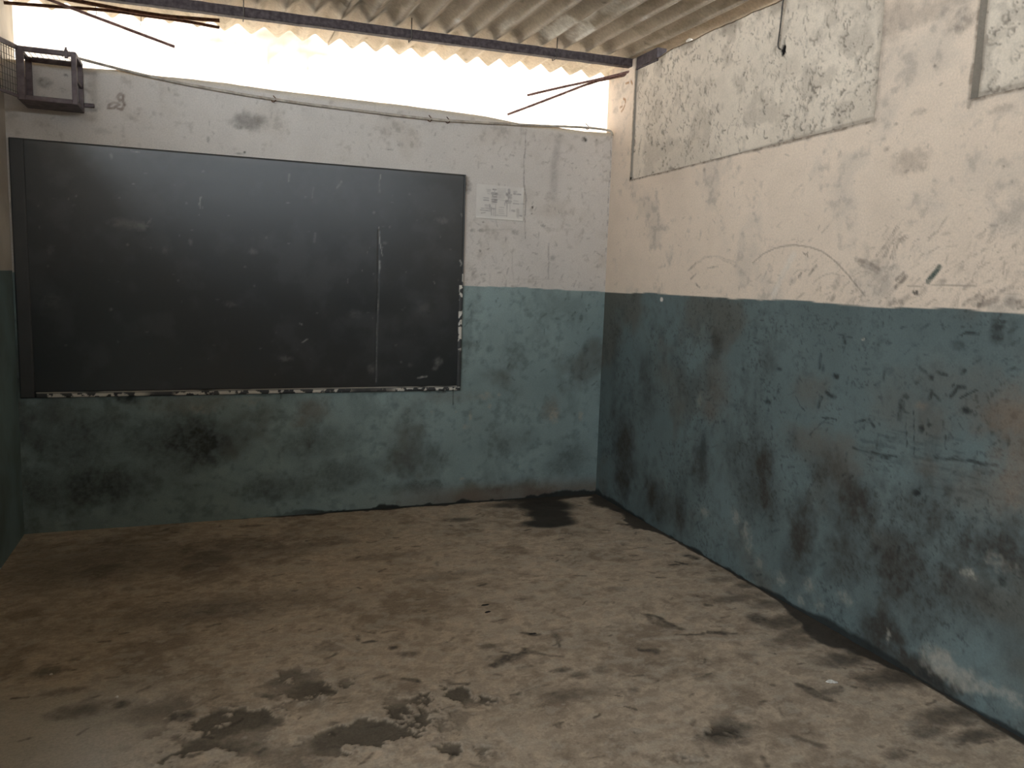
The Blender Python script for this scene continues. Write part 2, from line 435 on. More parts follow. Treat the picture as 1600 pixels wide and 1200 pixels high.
rs([(1252, 427), (1248, 432)], .007, .6); rs([(1311, 436), (1305, 448)], .02, .4, soft=.8)
arc = [(1176, 411), (1192, 397), (1210, 388), (1228, 384), (1244, 383), (1265, 386), (1285, 393), (1299, 403), (1311, 414), (1325, 429), (1337, 444), (1352, 463)]
rs(arc, .0042, .5, soft=.5, rough=.2)
rs([(1270, 444), (1285, 431), (1300, 427), (1320, 432)], .004, .35)
rs([(1331, 432), (1345, 425), (1362, 426)], .004, .3)
rs([(1088, 410), (1081, 417), (1075, 423)], .005, .55); rs([(1087, 428), (1079, 436)], .007, .5); rs([(1105, 419), (1122, 416)], .005, .5); rs([(1093, 449), (1088, 445)], .006, .6)
for k in range(9):
    r0 = random.uniform(0, 22)
    rs([(1076 + r0 * .4, 424 - r0 * .4), (1095 + r0 * .3, 404 - r0 * .5 + 6), (1122, 396 + r0 * .3), (1150, 402 + r0 * .8)], .003, random.uniform(.12, .3), soft=.7, warp=.01)
rs([(1418, 447), (1470, 446), (1525, 447)], .0028, .5, rough=.2); rs([(1428, 441), (1428, 460)], .0025, .5)
rs([(1427, 456), (1430, 459), (1433, 455), (1434, 459)], .006, .95, rough=.1)
for a, b, w, s in [((1389, 474), (1419, 466), .012, .5), ((1410, 474), (1420, 462), .012, .6), ((1440, 456), (1446, 452), .010, .55), ((1507, 475), (1530, 462), .011, .6),
                   ((1530, 476), (1535, 466), .014, .75), ((1535, 474), (1556, 468), .018, .55), ((1578, 472), (1600, 473), .02, .6), ((1592, 480), (1600, 477), .008, .7),
                   ((1540, 459), (1550, 455), .010, .5), ((1562, 457), (1583, 446), .010, .5), ((1505, 452), (1520, 438), .008, .4), ((1467, 441), (1474, 438), .016, .45),
                   ((1380, 438), (1386, 434), .012, .35), ((1497, 424), (1503, 418), .012, .35), ((1300, 468), (1304, 462), .015, .5), ((1245, 466), (1256, 456), .006, .4)]:
    rs([a, b], w, s, warp=.02)
for _ in range(330):
    u = 1600 - 420 * random.random() ** 1.5; v = 480 - 130 * random.random() ** 1.7
    L = random.uniform(3, 20); a = random.gauss(.75, .35)
    rs([(u, v), (u + L * math.cos(a), v - L * math.sin(a))], random.uniform(.002, .006), random.uniform(.12, .45), soft=.7, warp=.012)
for _ in range(240):
    u = random.uniform(1010, 1600); v = random.uniform(160, 470); a = random.uniform(0, 3.14); L = random.uniform(1, 8)
    rs([(u, v), (u + L * math.cos(a), v - L * math.sin(a))], random.uniform(.002, .005), random.uniform(.1, .35), soft=.7, warp=.01)
for c, ra, rb, s in [((1385, 233), .016, .012, .75), ((1312, 241), .015, .02, .45), ((1424, 250), .10, .05, .4), ((1435, 262), .06, .02, .4), ((1436, 175), .04, .015, .45),
                     ((1460, 103), .008, .008, .9), ((1470, 131), .008, .006, .9), ((1400, 194), .012, .006, .8), ((1568, 261), .007, .006, .9), ((1567, 170), .05, .02, .35),
                     ((1500, 32), .07, .05, .5), ((1400, 30), .10, .08, .4), ((1440, 20), .3, .05, .35), ((1100, 265), .01, .015, .4), ((1480, 365), .02, .01, .4)]:
    Q.blob(F, RW(c)[0], ra, rb, s, .7, .5, .5)
for k in range(16):
    u, v = random.uniform(1405, 1445), random.uniform(236, 270)
    rs([(u, v), (u + random.uniform(4, 14), v - random.uniform(-1, 3))], .004, random.uniform(.3, .6), warp=.01)
F *= (1 - low)
col = mix(col, (.095, .080, .068), F)
Gr = Q.zero()
Q.stroke(Gr, RW((1468, 417), (1459, 428), (1450, 440)), .012, .95, .4, .008, .25)
col = mix(col, (.045, .07, .06), Gr)
Wt = Q.zero()
Q.stroke(Wt, RW((1240, 398), (1225, 425), (1208, 462)), .02, .6, .8, .01, .4)
Q.stroke(Wt, RW((1033, 468), (1034, 468)), .014, 1, .3, .004, 0)
col = mix(col, (.62, .57, .50), Wt)
O = Q.zero()
for st in ([(974, 154), (977, 156), (977, 160)], [(976, 165), (974, 170), (971, 174)], [(969, 168), (972, 166)], [(978, 130), (982, 129)], [(986, 127), (988, 131)]):
    Q.stroke(O, RW(*st), .008, .85, .4, .004, .2)
col = mix(col, (.28, .14, .06), O * (1 - low))
# --- dado marks
B_ = Q.zero()
for c, ra, rb, s in [((1115, 605), .16, .20, .55), ((1110, 640), .10, .10, .65), ((1290, 700), .30, .09, .5), ((1570, 655), .16, .10, .85), ((1560, 640), .22, .12, .5), ((1310, 730), .15, .12, .55),
                     ((1450, 660), .14, .10, .45), ((1265, 610), .12, .10, .4), ((1450, 730), .10, .05, .5), ((1530, 770), .2, .12, .5), ((1410, 640), .2, .15, .3), ((1590, 700), .1, .1, .6),
                     ((1500, 600), .3, .1, .3)]:
    Q.blob(B_, RW(c)[0], ra, rb, s, .8, .45, .35)
col = mix(col, (.105, .083, .062), B_ * low)
K = Q.zero(); grime_shade = Q.zero()  # the broad mask holds stains and painted shade of the lower wall
def ks(pts, w, s=.9, **k): Q.stroke(K, RW(*pts), w, s, **k)
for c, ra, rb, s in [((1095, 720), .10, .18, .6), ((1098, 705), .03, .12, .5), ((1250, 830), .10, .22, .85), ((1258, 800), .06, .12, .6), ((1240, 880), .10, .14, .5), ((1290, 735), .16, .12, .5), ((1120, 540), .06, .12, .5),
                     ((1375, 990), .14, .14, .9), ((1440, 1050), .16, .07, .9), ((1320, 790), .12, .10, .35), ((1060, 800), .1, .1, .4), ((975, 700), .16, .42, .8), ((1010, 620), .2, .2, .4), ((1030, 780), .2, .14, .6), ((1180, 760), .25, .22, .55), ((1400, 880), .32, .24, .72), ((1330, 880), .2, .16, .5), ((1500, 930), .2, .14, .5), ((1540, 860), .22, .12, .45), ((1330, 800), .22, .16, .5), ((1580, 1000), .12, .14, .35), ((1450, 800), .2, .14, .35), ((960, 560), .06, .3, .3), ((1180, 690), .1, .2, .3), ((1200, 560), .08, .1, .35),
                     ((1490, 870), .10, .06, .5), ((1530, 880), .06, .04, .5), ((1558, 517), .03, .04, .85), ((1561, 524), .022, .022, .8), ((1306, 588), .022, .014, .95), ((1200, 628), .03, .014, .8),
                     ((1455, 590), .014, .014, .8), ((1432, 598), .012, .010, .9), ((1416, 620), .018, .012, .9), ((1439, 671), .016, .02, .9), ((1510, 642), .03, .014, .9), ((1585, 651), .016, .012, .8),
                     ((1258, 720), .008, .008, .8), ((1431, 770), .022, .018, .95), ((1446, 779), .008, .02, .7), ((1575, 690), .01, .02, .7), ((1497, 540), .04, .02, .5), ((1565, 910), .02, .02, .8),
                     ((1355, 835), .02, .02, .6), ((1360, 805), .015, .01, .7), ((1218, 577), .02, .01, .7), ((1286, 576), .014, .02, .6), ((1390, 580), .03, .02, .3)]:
    Q.blob(grime_shade if ra > .05 else K, RW(c)[0], ra, rb, s, .9 if ra > .05 else .6, .6 if ra > .05 else .45, .35)
for pts, w in [([(1290, 614), (1298, 618), (1304, 621)], .010), ([(1283, 622), (1280, 630), (1278, 636)], .010), ([(1407, 629), (1406, 640), (1405, 654)], .014), ([(1413, 630), (1412, 643), (1420, 645)], .006),
               ([(1436, 574), (1442, 579), (1448, 584)], .007), ([(1455, 613), (1453, 622)], .010), ([(1457, 615), (1464, 621), (1469, 628)], .006), ([(1485, 620), (1492, 612), (1496, 605), (1507, 605)], .009), ([(1490, 600), (1488, 604)], .005),
               ([(1502, 584), (1506, 580)], .010), ([(1466, 582), (1478, 586)], .008), ([(1449, 654), (1450, 664), (1454, 663)], .007), ([(1336, 660), (1350, 657)], .006), ([(1358, 656), (1366, 667)], .008), ([(1317, 528), (1320, 538)], .008),
               ([(1319, 543), (1318, 550)], .005), ([(1503, 525), (1512, 520), (1530, 522)], .005), ([(1552, 501), (1575, 502)], .006), ([(1243, 620), (1250, 634), (1258, 641)], .004), ([(1284, 653), (1306, 655)], .005), ([(1265, 680), (1290, 655)], .003),
               ([(1331, 699), (1350, 704), (1376, 709), (1400, 714)], .006), ([(1378, 713), (1390, 716)], .012), ([(1560, 500), (1562, 512)], .006), ([(1525, 610), (1500, 622)], .004), ([(1282, 555), (1280, 575)], .010), ([(1478, 680), (1478, 700)], .003), ([(1428, 640), (1428, 710)], .0025),
               ([(1416, 650), (1416, 700)], .003), ([(1460, 715), (1520, 722), (1560, 728)], .006), ([(1490, 1090), (1475, 1075), (1440, 1050)], .02)]:
    ks(pts, w, .78, warp=.016, rough=.5)
for _ in range(420):
    u = 1600 - 520 * random.random() ** 1.3; v = 500 + 430 * random.random() ** 1.1
    a = random.choice([random.gauss(1.5, .5), random.gauss(.2, .3)]); L = random.uniform(1, 14)
    ks([(u, v), (u + L * math.cos(a), v - L * math.sin(a))], random.uniform(.002, .007), random.uniform(.15, .6), soft=.7, warp=.02)
for _ in range(70):
    u = random.uniform(1330, 1600); v = 690 + (u - 1330) * .22 + random.gauss(0, 25); L = random.uniform(8, 40)
    ks([(u, v), (u + L, v + L * .2)], random.uniform(.003, .008), random.uniform(.15, .4), soft=.8, warp=.02)
rag = .006 + .02 * sstep(fbm(Yg, Yg * 0, 7, 4, 3), .42, .75) + .06 * np.exp(-((Yg + 2.4) / .3) ** 2) * fbm(Yg, Yg * 0, 9, 3, 4) + .07 * sstep(Yg, -.5, 0) * fbm(Yg, Yg * 0, 18, 3, 2)
K = np.maximum(K, (1 - sstep(Zg, rag * .5, rag)) * .9)
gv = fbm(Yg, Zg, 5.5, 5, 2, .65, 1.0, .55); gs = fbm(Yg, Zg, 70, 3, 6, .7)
grime_shade = np.clip(grime_shade * (.62 + 1.25 * gv) + .30 * sstep(gv, .52, .72) * sstep(1.45 - Zg, .15, .5), 0, .93)
grime_shade = np.clip(grime_shade * (.72 + .56 * gs), 0, .95)
col = mix(col, (.034, .029, .023), grime_shade * low)
speck = sstep(gs, .60, .74) * sstep(fbm(Yg, Zg, 6, 4, 1), .42, .62)
col = mix(col, (.030, .030, .027), .55 * speck * low)
col = mix(col, (.016, .018, .017), K * low)
Pk = Q.zero()
for c, ra, rb, s in [((1150, 810), .05, .05, .45), ((1165, 830), .04, .05, .45), ((1100, 800), .05, .03, .4), ((1170, 850), .03, .06, .4), ((1185, 880), .03, .04, .35), ((1220, 905), .05, .04, .45), ((1262, 915), .04, .04, .4), ((1250, 938), .03, .03, .4), ((1280, 945), .03, .03, .35),
                     ((1320, 935), .05, .03, .4), ((1470, 1035), .09, .06, .75), ((1500, 1060), .10, .05, .7), ((1455, 1030), .05, .05, .6), ((1540, 1070), .08, .03, .5), ((1580, 1090), .06, .03, .5), ((1388, 993), .012, .03, .6), ((1516, 895), .02, .015, .8),
                     ((1514, 898), .04, .02, .4), ((1093, 625), .03, .05, .3), ((1347, 531), .006, .005, .9), ((1350, 530), .005, .005, .9), ((1560, 880), .06, .03, .3)]:
    Q.blob(Pk, RW(c)[0], ra, rb, s, .7, .75, .7)
col = mix(col, (.30, .28, .235), Pk * low)
Br = Q.zero()
for c, ra, rb, s in [((1590, 640), .1, .12, .4), ((1440, 635), .03, .02, .4), ((1590, 740), .1, .15, .45)]:
    Q.blob(Br, RW(c)[0], ra, rb, s, .8, .5, .5)
col = mix(col, (.20, .15, .11), Br * low)
# dirt along the edges of the blocked-up openings
Eg = Q.zero()
for (y0, y1, z0, z1) in HOLES:
    pts = [(yy, z0 + float(tilt(np.array(yy), np.array(z0)))) for yy in np.linspace(y0, y1, 9)]
    Q.stroke(Eg, pts, .012, .8, .6, .012, .35); Q.stroke(Eg, [(y1, z0), (y1, z1)], .012, .7, .6, .012, .4); Q.stroke(Eg, [(y0, z0), (y0, z1)], .02, .3, .9, .012, .4)
col = mix(col, (.10, .075, .055), Eg * (1 - low))
upper_brown = sstep(Zg, 2.70, 2.93) * sstep(Yg, -.2, -.35)
col = mix(col, (.26, .215, .165), upper_brown * .55 * sstep(n2, .3, .6))  # browner toward the top of the wall, in uneven patches
Xg = .0025 * (n3 - .5) + .007 * (n1 - .5) + .003 * K * low
Pt = np.stack([Xg, Yg, Zg], -1)
keep = np.ones((len(ys) - 1, len(zs) - 1), bool)
yc = (ys[1:] + ys[:-1]) / 2; zc = (zs[1:] + zs[:-1]) / 2
for (y0, y1, z0, z1) in HOLES:
    keep &= ~((yc[:, None] > y0) & (yc[:, None] < y1) & (zc[None] > z0))
over = [(.015, .004), (.06, .005), (.2, .0), (.2, -1.5)]
top = np.stack([np.stack([np.full_like(ys, dx), ys, topz + dz], -1) for dx, dz in over] + [np.stack([np.full_like(ys, .2), ys, np.full_like(ys, -.1)], -1)], 1)
keep = np.concatenate([keep, np.ones((len(ys) - 1, 5), bool)], 1)
Pt = np.concatenate([Pt, top], 1)
rgba = np.concatenate([col, rough[..., None]], -1)
tc_ = np.tile(np.array([.36, .31, .25, .9]), (len(ys), 5, 1)) * (0.7 + .6 * fbm(ys, ys * 0, 8, 4, 3))[:, None, None]; tc_[..., 3] = .9
rgba = np.concatenate([rgba, tc_], 1)
ev, ef = [], []
def quad(a, b, c, d):
    i = len(ev); ev.extend([a, b, c, d]); ef.append((i, i + 1, i + 2, i + 3))
quad((0, .094, 0), (.2, .094, 0), (.2, .094, 2.93), (0, .094, 2.93))
for (y0, y1, z0, z1) in HOLES:
    for i in range(8):
        ya, yb = y0 + (y1 - y0) * i / 8, y0 + (y1 - y0) * (i + 1) / 8
        ta, tb = float(tilt(np.array(ya), np.array(z0))), float(tilt(np.array(yb), np.array(z0)))
        quad((-.001, ya, z0 + ta), (-.001, yb, z0 + tb), (.07, yb, z0 + tb), (.07, ya, z0 + ta))
    quad((0, y0, z0 - .02), (0, y0, 2.86), (.07, y0, 2.86), (.07, y0, z0 - .02))
    quad((0, y1, z0), (0, y1, 2.86), (.07, y1, 2.86), (.07, y1, z0))
wall_right = mark(link('wall_right', grid_mesh('wall_right', Pt, rgba, keep, (ev, ef)), M_WALL), 'structure')

ys_right, topz_right = ys, topz
# the rough mortar filling of each opening
def infill(y0, y1, z0, depth, seed, dense):
    a = np.linspace(y0 - .01, y1 + .01, int((y1 - y0) / .0072)); b = np.linspace(z0 - .045, 2.86, 96)
    A, Bz = np.meshgrid(a, b, indexing='ij')
    q = Paint(A + seed, Bz)
    q.A = A
    m1 = fbm(A + seed, Bz, 3.2, 5, 0); m2 = fbm(A + seed, Bz, 9, 5, 3); m3 = fbm(A + seed, Bz, 34, 4, 4)
    c = np.array([.66, .57, .465])[None, None] * (.82 + .26 * m1 + .2 * (m2 - .4))[..., None]
    # trowel pits: crumbly short dark hollows gathered in patches
    ridge = 1 - np.abs(fbm(A + seed, Bz, 13, 4, 5, .6) - .5) * 2
    pits = sstep(ridge, .90, .99) * sstep(fbm(A + seed, Bz, 2.6, 4, 6), .46, .58) * sstep(m3, .44, .56) * dense
    V = q.zero()
    for _ in range(int(560 * (y1 - y0) * dense)):
        y, z = random.uniform(y0 + .02, y1 - .02), random.uniform(z0 + .01, 2.86)
        if vnoise(np.array(y * 4.0 + seed), np.array(z * 4.0), 3) < random.uniform(.25, .6): continue
        an = random.choice([random.gauss(1.4, .35), random.gauss(.5, .6)]); L = random.uniform(.004, .05)
        q.stroke(V, [(y, z), (y + L * math.cos(an) * .5, z + L * math.sin(an) * .5), (y + L * math.cos(an + .5), z + L * math.sin(an + .5))], random.uniform(.0016, .0055), random.uniform(.15, .85), .6, .025, .5)
    pits = np.maximum(pits * .8, V)
    c = mix(c, (.35, .30, .245), .5 * sstep(m2, .5, .66))
    c = mix(c, (.52, .445, .36), .6 * sstep(fbm(A + seed, Bz, 4, 4, 7), .55, .7))
    c = mix(c, (.075, .062, .050), pits * .85)
    c = mix(c, (.20, .16, .12), .6 * sstep(Bz, 2.76, 2.88) * sstep(m2, .35, .6))
    edge = np.maximum.reduce([1 - sstep(A - y0, .0, .05), 1 - sstep(y1 - A, 0, .02), 1 - sstep(Bz - z0 - tilt(A, np.full_like(A, z0)), 0, .012)])
    c = mix(c, (.16, .125, .095), edge * .45)
    hole = q.zero()
    if y0 < -1.69 < y1:
        q.blob(hole, (-1.692, 2.628), .019, .026, 1, .15, .15, 0)
        c = mix(c, (.004, .003, .003), hole)  # near-black inside is painted shade; the pit stays shallow
    Xp = depth + .010 * (m1 - .5) + .006 * (m2 - .5) + .006 * pits + .008 * hole
    tz = np.interp(a, ys_right, topz_right)[:, None] + .006
    Bt = np.where(Bz > 2.4, 2.4 + (Bz - 2.4) / .46 * (tz - 2.4), Bz)
    p = np.stack([Xp, A, Bt + tilt(A, np.full_like(A, 2.19)) * np.exp(-((Bz - 2.19) / .3) ** 2)], -1)
    return link('infill_panel', grid_mesh('infill_panel', p, np.concatenate([c, np.full(c.shape[:2] + (1,), .92)], -1)), M_WALL, wall_right)
infill(HOLES[0][0], HOLES[0][1], 2.19, .013, 3.0, 1.0)
infill(-3.6, HOLES[1][1], 2.181, .034, 9.0, .9)

# ------------------------------------------------------------------ left wall with corner pier, door opening and long gap under the eave
bm = bmesh.new()
LT = 2.50
add_box(bm, (-W - .12, -3.95, 0), (-W, .2, LT))
add_box(bm, (-W - .12, -4.45, 2.05), (-W, -3.95, LT))
add_box(bm, (-W - .12, -DEPTH, 0), (-W, -4.45, LT))
add_box(bm, (-W - .12, -DEPTH, LT), (-W, -4.95, 2.93))
mark(bm_obj('wall_left', bm, M_DADO), 'structure')
bm = bmesh.new()
add_box(bm, (-W - .12, -.10, LT), (-W, .307, 2.905), .006)
add_box(bm, (-W - .12, -1.35, LT), (-W - .012, -.10, 2.905))  # unseen wall stretch, added to keep gap light off the upper left
add_box(bm, (-W - .12, .2, -.1), (-W, .307, LT), .006)
mark(bm_obj('trim_1', bm, noise_mat('pier_plaster', (.36, .31, .25), (.48, .42, .34), 6)), 'structure')
bm = bmesh.new(); add_box(bm, (-W - .2, -DEPTH - .2, -.1), (.2, -DEPTH, 2.70))
add_box(bm, (-W - .2, -DEPTH - .2, 2.70), (-3.30, -DEPTH, 2.9))
mark(bm_obj('wall_rear', bm, noise_mat('darkened_plaster', (.05, .05, .045), (.11, .10, .09), 3)), 'structure')  # unseen wall, coloured dark to cut the bounced fill

# ------------------------------------------------------------------ floor
xs = np.concatenate([np.linspace(-W, 0, int(W / .0066)), [.03]]); ys = np.concatenate([np.linspace(-DEPTH, -3.55, 14), np.arange(-3.53, .0001, .0066), [.03]])
X, Yf = np.meshgrid(xs, ys, indexing='ij')
S = Paint(X, Yf)
n1 = fbm(X, Yf, 1.1, 5, 2); n2 = fbm(X, Yf, 4.2, 6, 4, .6); n3 = fbm(X, Yf, 18, 5, 1, .6); n4 = fbm(X, Yf, 9, 5, 6, .62)
m5 = fbm(X, Yf, 42, 4, 2, .6, .6, 1.0); m6 = fbm(X, Yf, 24, 5, 7, .62, .6, 1.0)
base = np.array([.370, .300, .226])[None, None] * (.92 + .34 * n1 + .20 * n2)[..., None]
base = base * (1 + .34 * (sstep(m5, .30, .70) - .5))[..., None]
base = mix(base, (.175, .135, .098), .62 * sstep(n2, .50, .70))
base = mix(base, (.44, .375, .295), .55 * sstep(n4, .54, .66) * sstep(n1, .35, .6))
base = mix(base, (.130, .102, .078), .45 * sstep(m5 * .5 + n3 * .5, .545, .63))
base = mix(base, (.46, .40, .32), .5 * sstep(m6, .555, .66))
base = mix(base, (.47, .44, .395), .75 * sstep(-X - .45 * (Yf + 2.1) * 0, 2.55, 3.0) * sstep(-Yf, 1.75, 2.2))  # greyer cement at near left, with pale door light painted in
# broken cement skin toward the camera: crisp dark hollows and pale flakes
near = sstep(Yf, -1.7, -2.5)
skin = fbm(X, Yf, 7.5, 6, 0, .66)
zone = S.zero()
for c, ra, rb, s in [((600, 1140), .30, .26, 1.0), ((690, 1090), .22, .14, .8), ((360, 1130), .26, .16, .9), ((300, 1180), .3, .12, .8), ((500, 1080), .22, .13, .75), ((450, 1060), .16, .12, .6),
                     ((760, 1090), .12, .08, .7), ((1120, 1140), .18, .06, .7), ((1010, 1135), .12, .04, .7), ((1080, 1180), .12, .05, .6), ((700, 1180), .2, .1, .7), ((250, 1110), .2, .1, .5), ((560, 1000), .3, .1, .35)]:
    S.blob(zone, FL(c)[0], ra, rb, s, .9, .4, 0)
hol = sstep(skin, .575 - .115 * zone, .60 - .115 * zone) * np.clip(zone * 1.5, 0, 1)
base = mix(base, (.075, .065, .050), hol * .85)
fl = sstep(skin, .49 - .10 * zone, .50 - .10 * zone) * (1 - hol) * sstep(zone, .2, .5)
base = mix(base, (.36, .31, .25), fl * .45)
# light crusted edges
Lt = S.zero()
for pts, w in [([(512, 1063), (517, 1040), (530, 1030), (560, 1030), (580, 1025), (588, 1045)], .016), ([(455, 990), (490, 996), (520, 996), (545, 988)], .014), ([(530, 1003), (560, 1016), (575, 1018)], .012),
               ([(622, 1005), (634, 1010), (632, 1025), (650, 1030)], .014), ([(610, 975), (640, 980)], .012), ([(780, 1140), (815, 1172)], .012), ([(470, 1100), (520, 1085)], .014), ([(770, 922), (775, 925), (760, 925)], .006),
               ([(955, 1026), (980, 1027)], .007), ([(1000, 1000), (1060, 995)], .02), ([(1100, 998), (1180, 1000)], .018), ([(1060, 865), (1000, 860)], .02), ([(940, 850), (980, 845)], .02), ([(600, 870), (660, 880), (720, 885)], .02), ([(840, 990), (880, 985)], .02)]:
    S.stroke(Lt, FL(*pts), w, .65, .8, .05, .6)
base = mix(base, (.47, .41, .335), Lt)
# dark stains and scratches, plus painted shade over the back-left floor
Dk = S.zero()
for c, ra, rb, s, wp in [((860, 817), .20, .10, 1, .10), ((862, 810), .15, .12, 1, .08), ((858, 803), .17, .12, 1, .12), ((850, 790), .22, .20, 1, .14), ((842, 778), .26, .12, 1, .2), ((795, 789), .18, .08, .9, .25), ((812, 783), .14, .08, .9, .2), ((720, 812), .11, .05, .7, .5), ((905, 790), .03, .02, .6, .5), ((1185, 968), .07, .06, .85, .3),
                         ((1230, 972), .16, .07, .75, .4), ((1270, 985), .16, .06, .7, .4), ((1240, 1000), .14, .07, .55, .5), ((1320, 1030), .14, .07, .75, .5), ((1400, 1060), .2, .08, .75, .5), ((1200, 945), .12, .06, .45, .5), ((1150, 935), .16, .05, .5, .5),
                         ((1130, 905), .10, .04, .4, .5), ((1170, 915), .08, .04, .6, .4), ((1480, 1120), .16, .06, .65, .5), ((1530, 1150), .14, .04, .7, .5), ((1450, 1145), .08, .04, .6, .5), ((1400, 1180), .06, .03, .6, .5),
                         ((877, 1047), .05, .022, .8, .4), ((905, 1056), .05, .03, .55, .5), ((940, 1047), .04, .03, .5, .5), ((895, 1085), .18, .06, .4, .5), ((990, 1078), .03, .02, .5, .5), ((1165, 1025), .05, .03, .4, .5), ((1100, 1057), .05, .03, .4, .5),
                         ((760, 1010), .04, .03, .5, .5), ((870, 995), .02, .05, .55, .4), ((960, 920), .06, .04, .35, .5), ((820, 935), .06, .03, .4, .5), ((640, 1022), .05, .03, .6, .5), ((390, 822), .08, .03, .5, .5), ((130, 1110), .10, .06, .6, .5), ((75, 1050), .06, .05, .6, .5),
                         ((190, 1100), .03, .03, .8, .4), ((285, 1118), .05, .035, .8, .5), ((100, 1080), .08, .03, .5, .5), ((460, 923), .02, .02, .6, .5), ((200, 920), .03, .03, .4, .5), ((1300, 1080), .06, .03, .5, .5), ((1160, 1160), .03, .02, .6, .4), ((1125, 1150), .10, .05, .75, .4),
                         ((600, 870), .2, .06, .3, .5), ((500, 850), .25, .06, .35, .5), ((700, 900), .25, .06, .25, .5), ((350, 950), .6, .15, .3, .5), ((150, 880), .5, .35, .35, .5), ((300, 870), .5, .25, .3, .5)]:
    S.blob(Dk, FL(c)[0], ra, rb, s, .35 if s > .95 else .7, wp, .0 if s > .95 else .3)
for pts, w, s in [([(1012, 961), (1035, 968), (1055, 977), (1067, 983)], .022, .85), ([(1030, 970), (1055, 980)], .03, .5), ([(1062, 992), (1102, 990)], .008, .7), ([(1110, 988), (1133, 991)], .018, .8), ([(1133, 990), (1150, 991)], .008, .5),
                  ([(997, 1014), (1024, 1018)], .018, .8), ([(766, 1042), (785, 1032), (806, 1022), (818, 1016)], .02, .85), ([(800, 1030), (818, 1018)], .03, .6), ([(826, 1020), (878, 1025)], .010, .6), ([(822, 990), (840, 991)], .012, .85), ([(872, 992), (873, 1010)], .008, .7),
                  ([(863, 1008), (882, 1002)], .006, .6), ([(1253, 1072), (1275, 1082), (1295, 1092)], .022, .7), ([(1272, 1077), (1285, 1086)], .016, .8), ([(1140, 925), (1175, 945)], .02, .4), ([(1000, 958), (1020, 972)], .008, .5), ([(706, 1068), (728, 1067)], .012, .8), ([(625, 1064), (652, 1062)], .014, .8),
                  ([(575, 1003), (582, 1001)], .014, .8), ([(612, 1013), (618, 1012)], .012, .8), ([(1045, 883), (1060, 882)], .010, .8), ([(1055, 878), (1072, 882)], .010, .85), ([(1040, 850), (1055, 848)], .010, .7), ([(980, 858), (1010, 856)], .008, .5), ([(1074, 868), (1086, 872)], .03, .9), ([(1100, 945), (1110, 946)], .012, .6), ([(1240, 1150), (1290, 1165)], .014, .5), ([(1330, 1075), (1335, 1077)], .010, .9)]:
    S.stroke(Dk, FL(*pts), w, s, .7, .05, .35)
# black dirt along the foot of the walls, ragged near the corner
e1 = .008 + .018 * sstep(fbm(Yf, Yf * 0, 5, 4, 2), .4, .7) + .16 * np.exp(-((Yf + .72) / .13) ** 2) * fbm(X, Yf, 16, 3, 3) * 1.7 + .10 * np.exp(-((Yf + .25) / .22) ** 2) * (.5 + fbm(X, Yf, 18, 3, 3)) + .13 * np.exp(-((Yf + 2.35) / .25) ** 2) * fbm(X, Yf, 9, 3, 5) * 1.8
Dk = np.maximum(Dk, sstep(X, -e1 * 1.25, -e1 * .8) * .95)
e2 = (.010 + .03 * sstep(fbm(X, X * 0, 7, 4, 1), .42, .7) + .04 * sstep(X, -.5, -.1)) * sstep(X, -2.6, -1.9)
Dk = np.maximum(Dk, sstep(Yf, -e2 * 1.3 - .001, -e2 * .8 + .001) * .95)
for _ in range(420):
    x = random.uniform(-3.4, -.03); y = random.uniform(-3.4, -.1); L = random.uniform(.004, .06); a = random.gauss(.1, .5)
    S.stroke(Dk, [(x, y), (x + L * math.cos(a), y + L * math.sin(a))], random.uniform(.003, .012), random.uniform(.2, .7), .7, .04, .5)
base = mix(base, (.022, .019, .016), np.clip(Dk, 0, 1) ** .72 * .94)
Sp = S.zero()
for _ in range(90):
    x = random.uniform(-3.2, -.1); y = random.uniform(-3.3, -.2)
    S.blob(Sp, (x, y), random.uniform(.004, .012), random.uniform(.004, .010), random.uniform(.3, .8), .6, .4, .3)
base = mix(base, (.52, .47, .40), Sp)
Zh = -.004 * hol + .0015 * fl + .004 * (n1 - .5) + .002 * (n3 - .5) + .002 * Lt
rgh = .80 - .15 * np.clip(Dk, 0, 1) + .1 * (n2 - .5)
floor = mark(link('floor', grid_mesh('floor', np.stack([X, Yf, Zh], -1), np.concatenate([base, rgh[..., None]], -1)), M_FLOOR), 'structure')

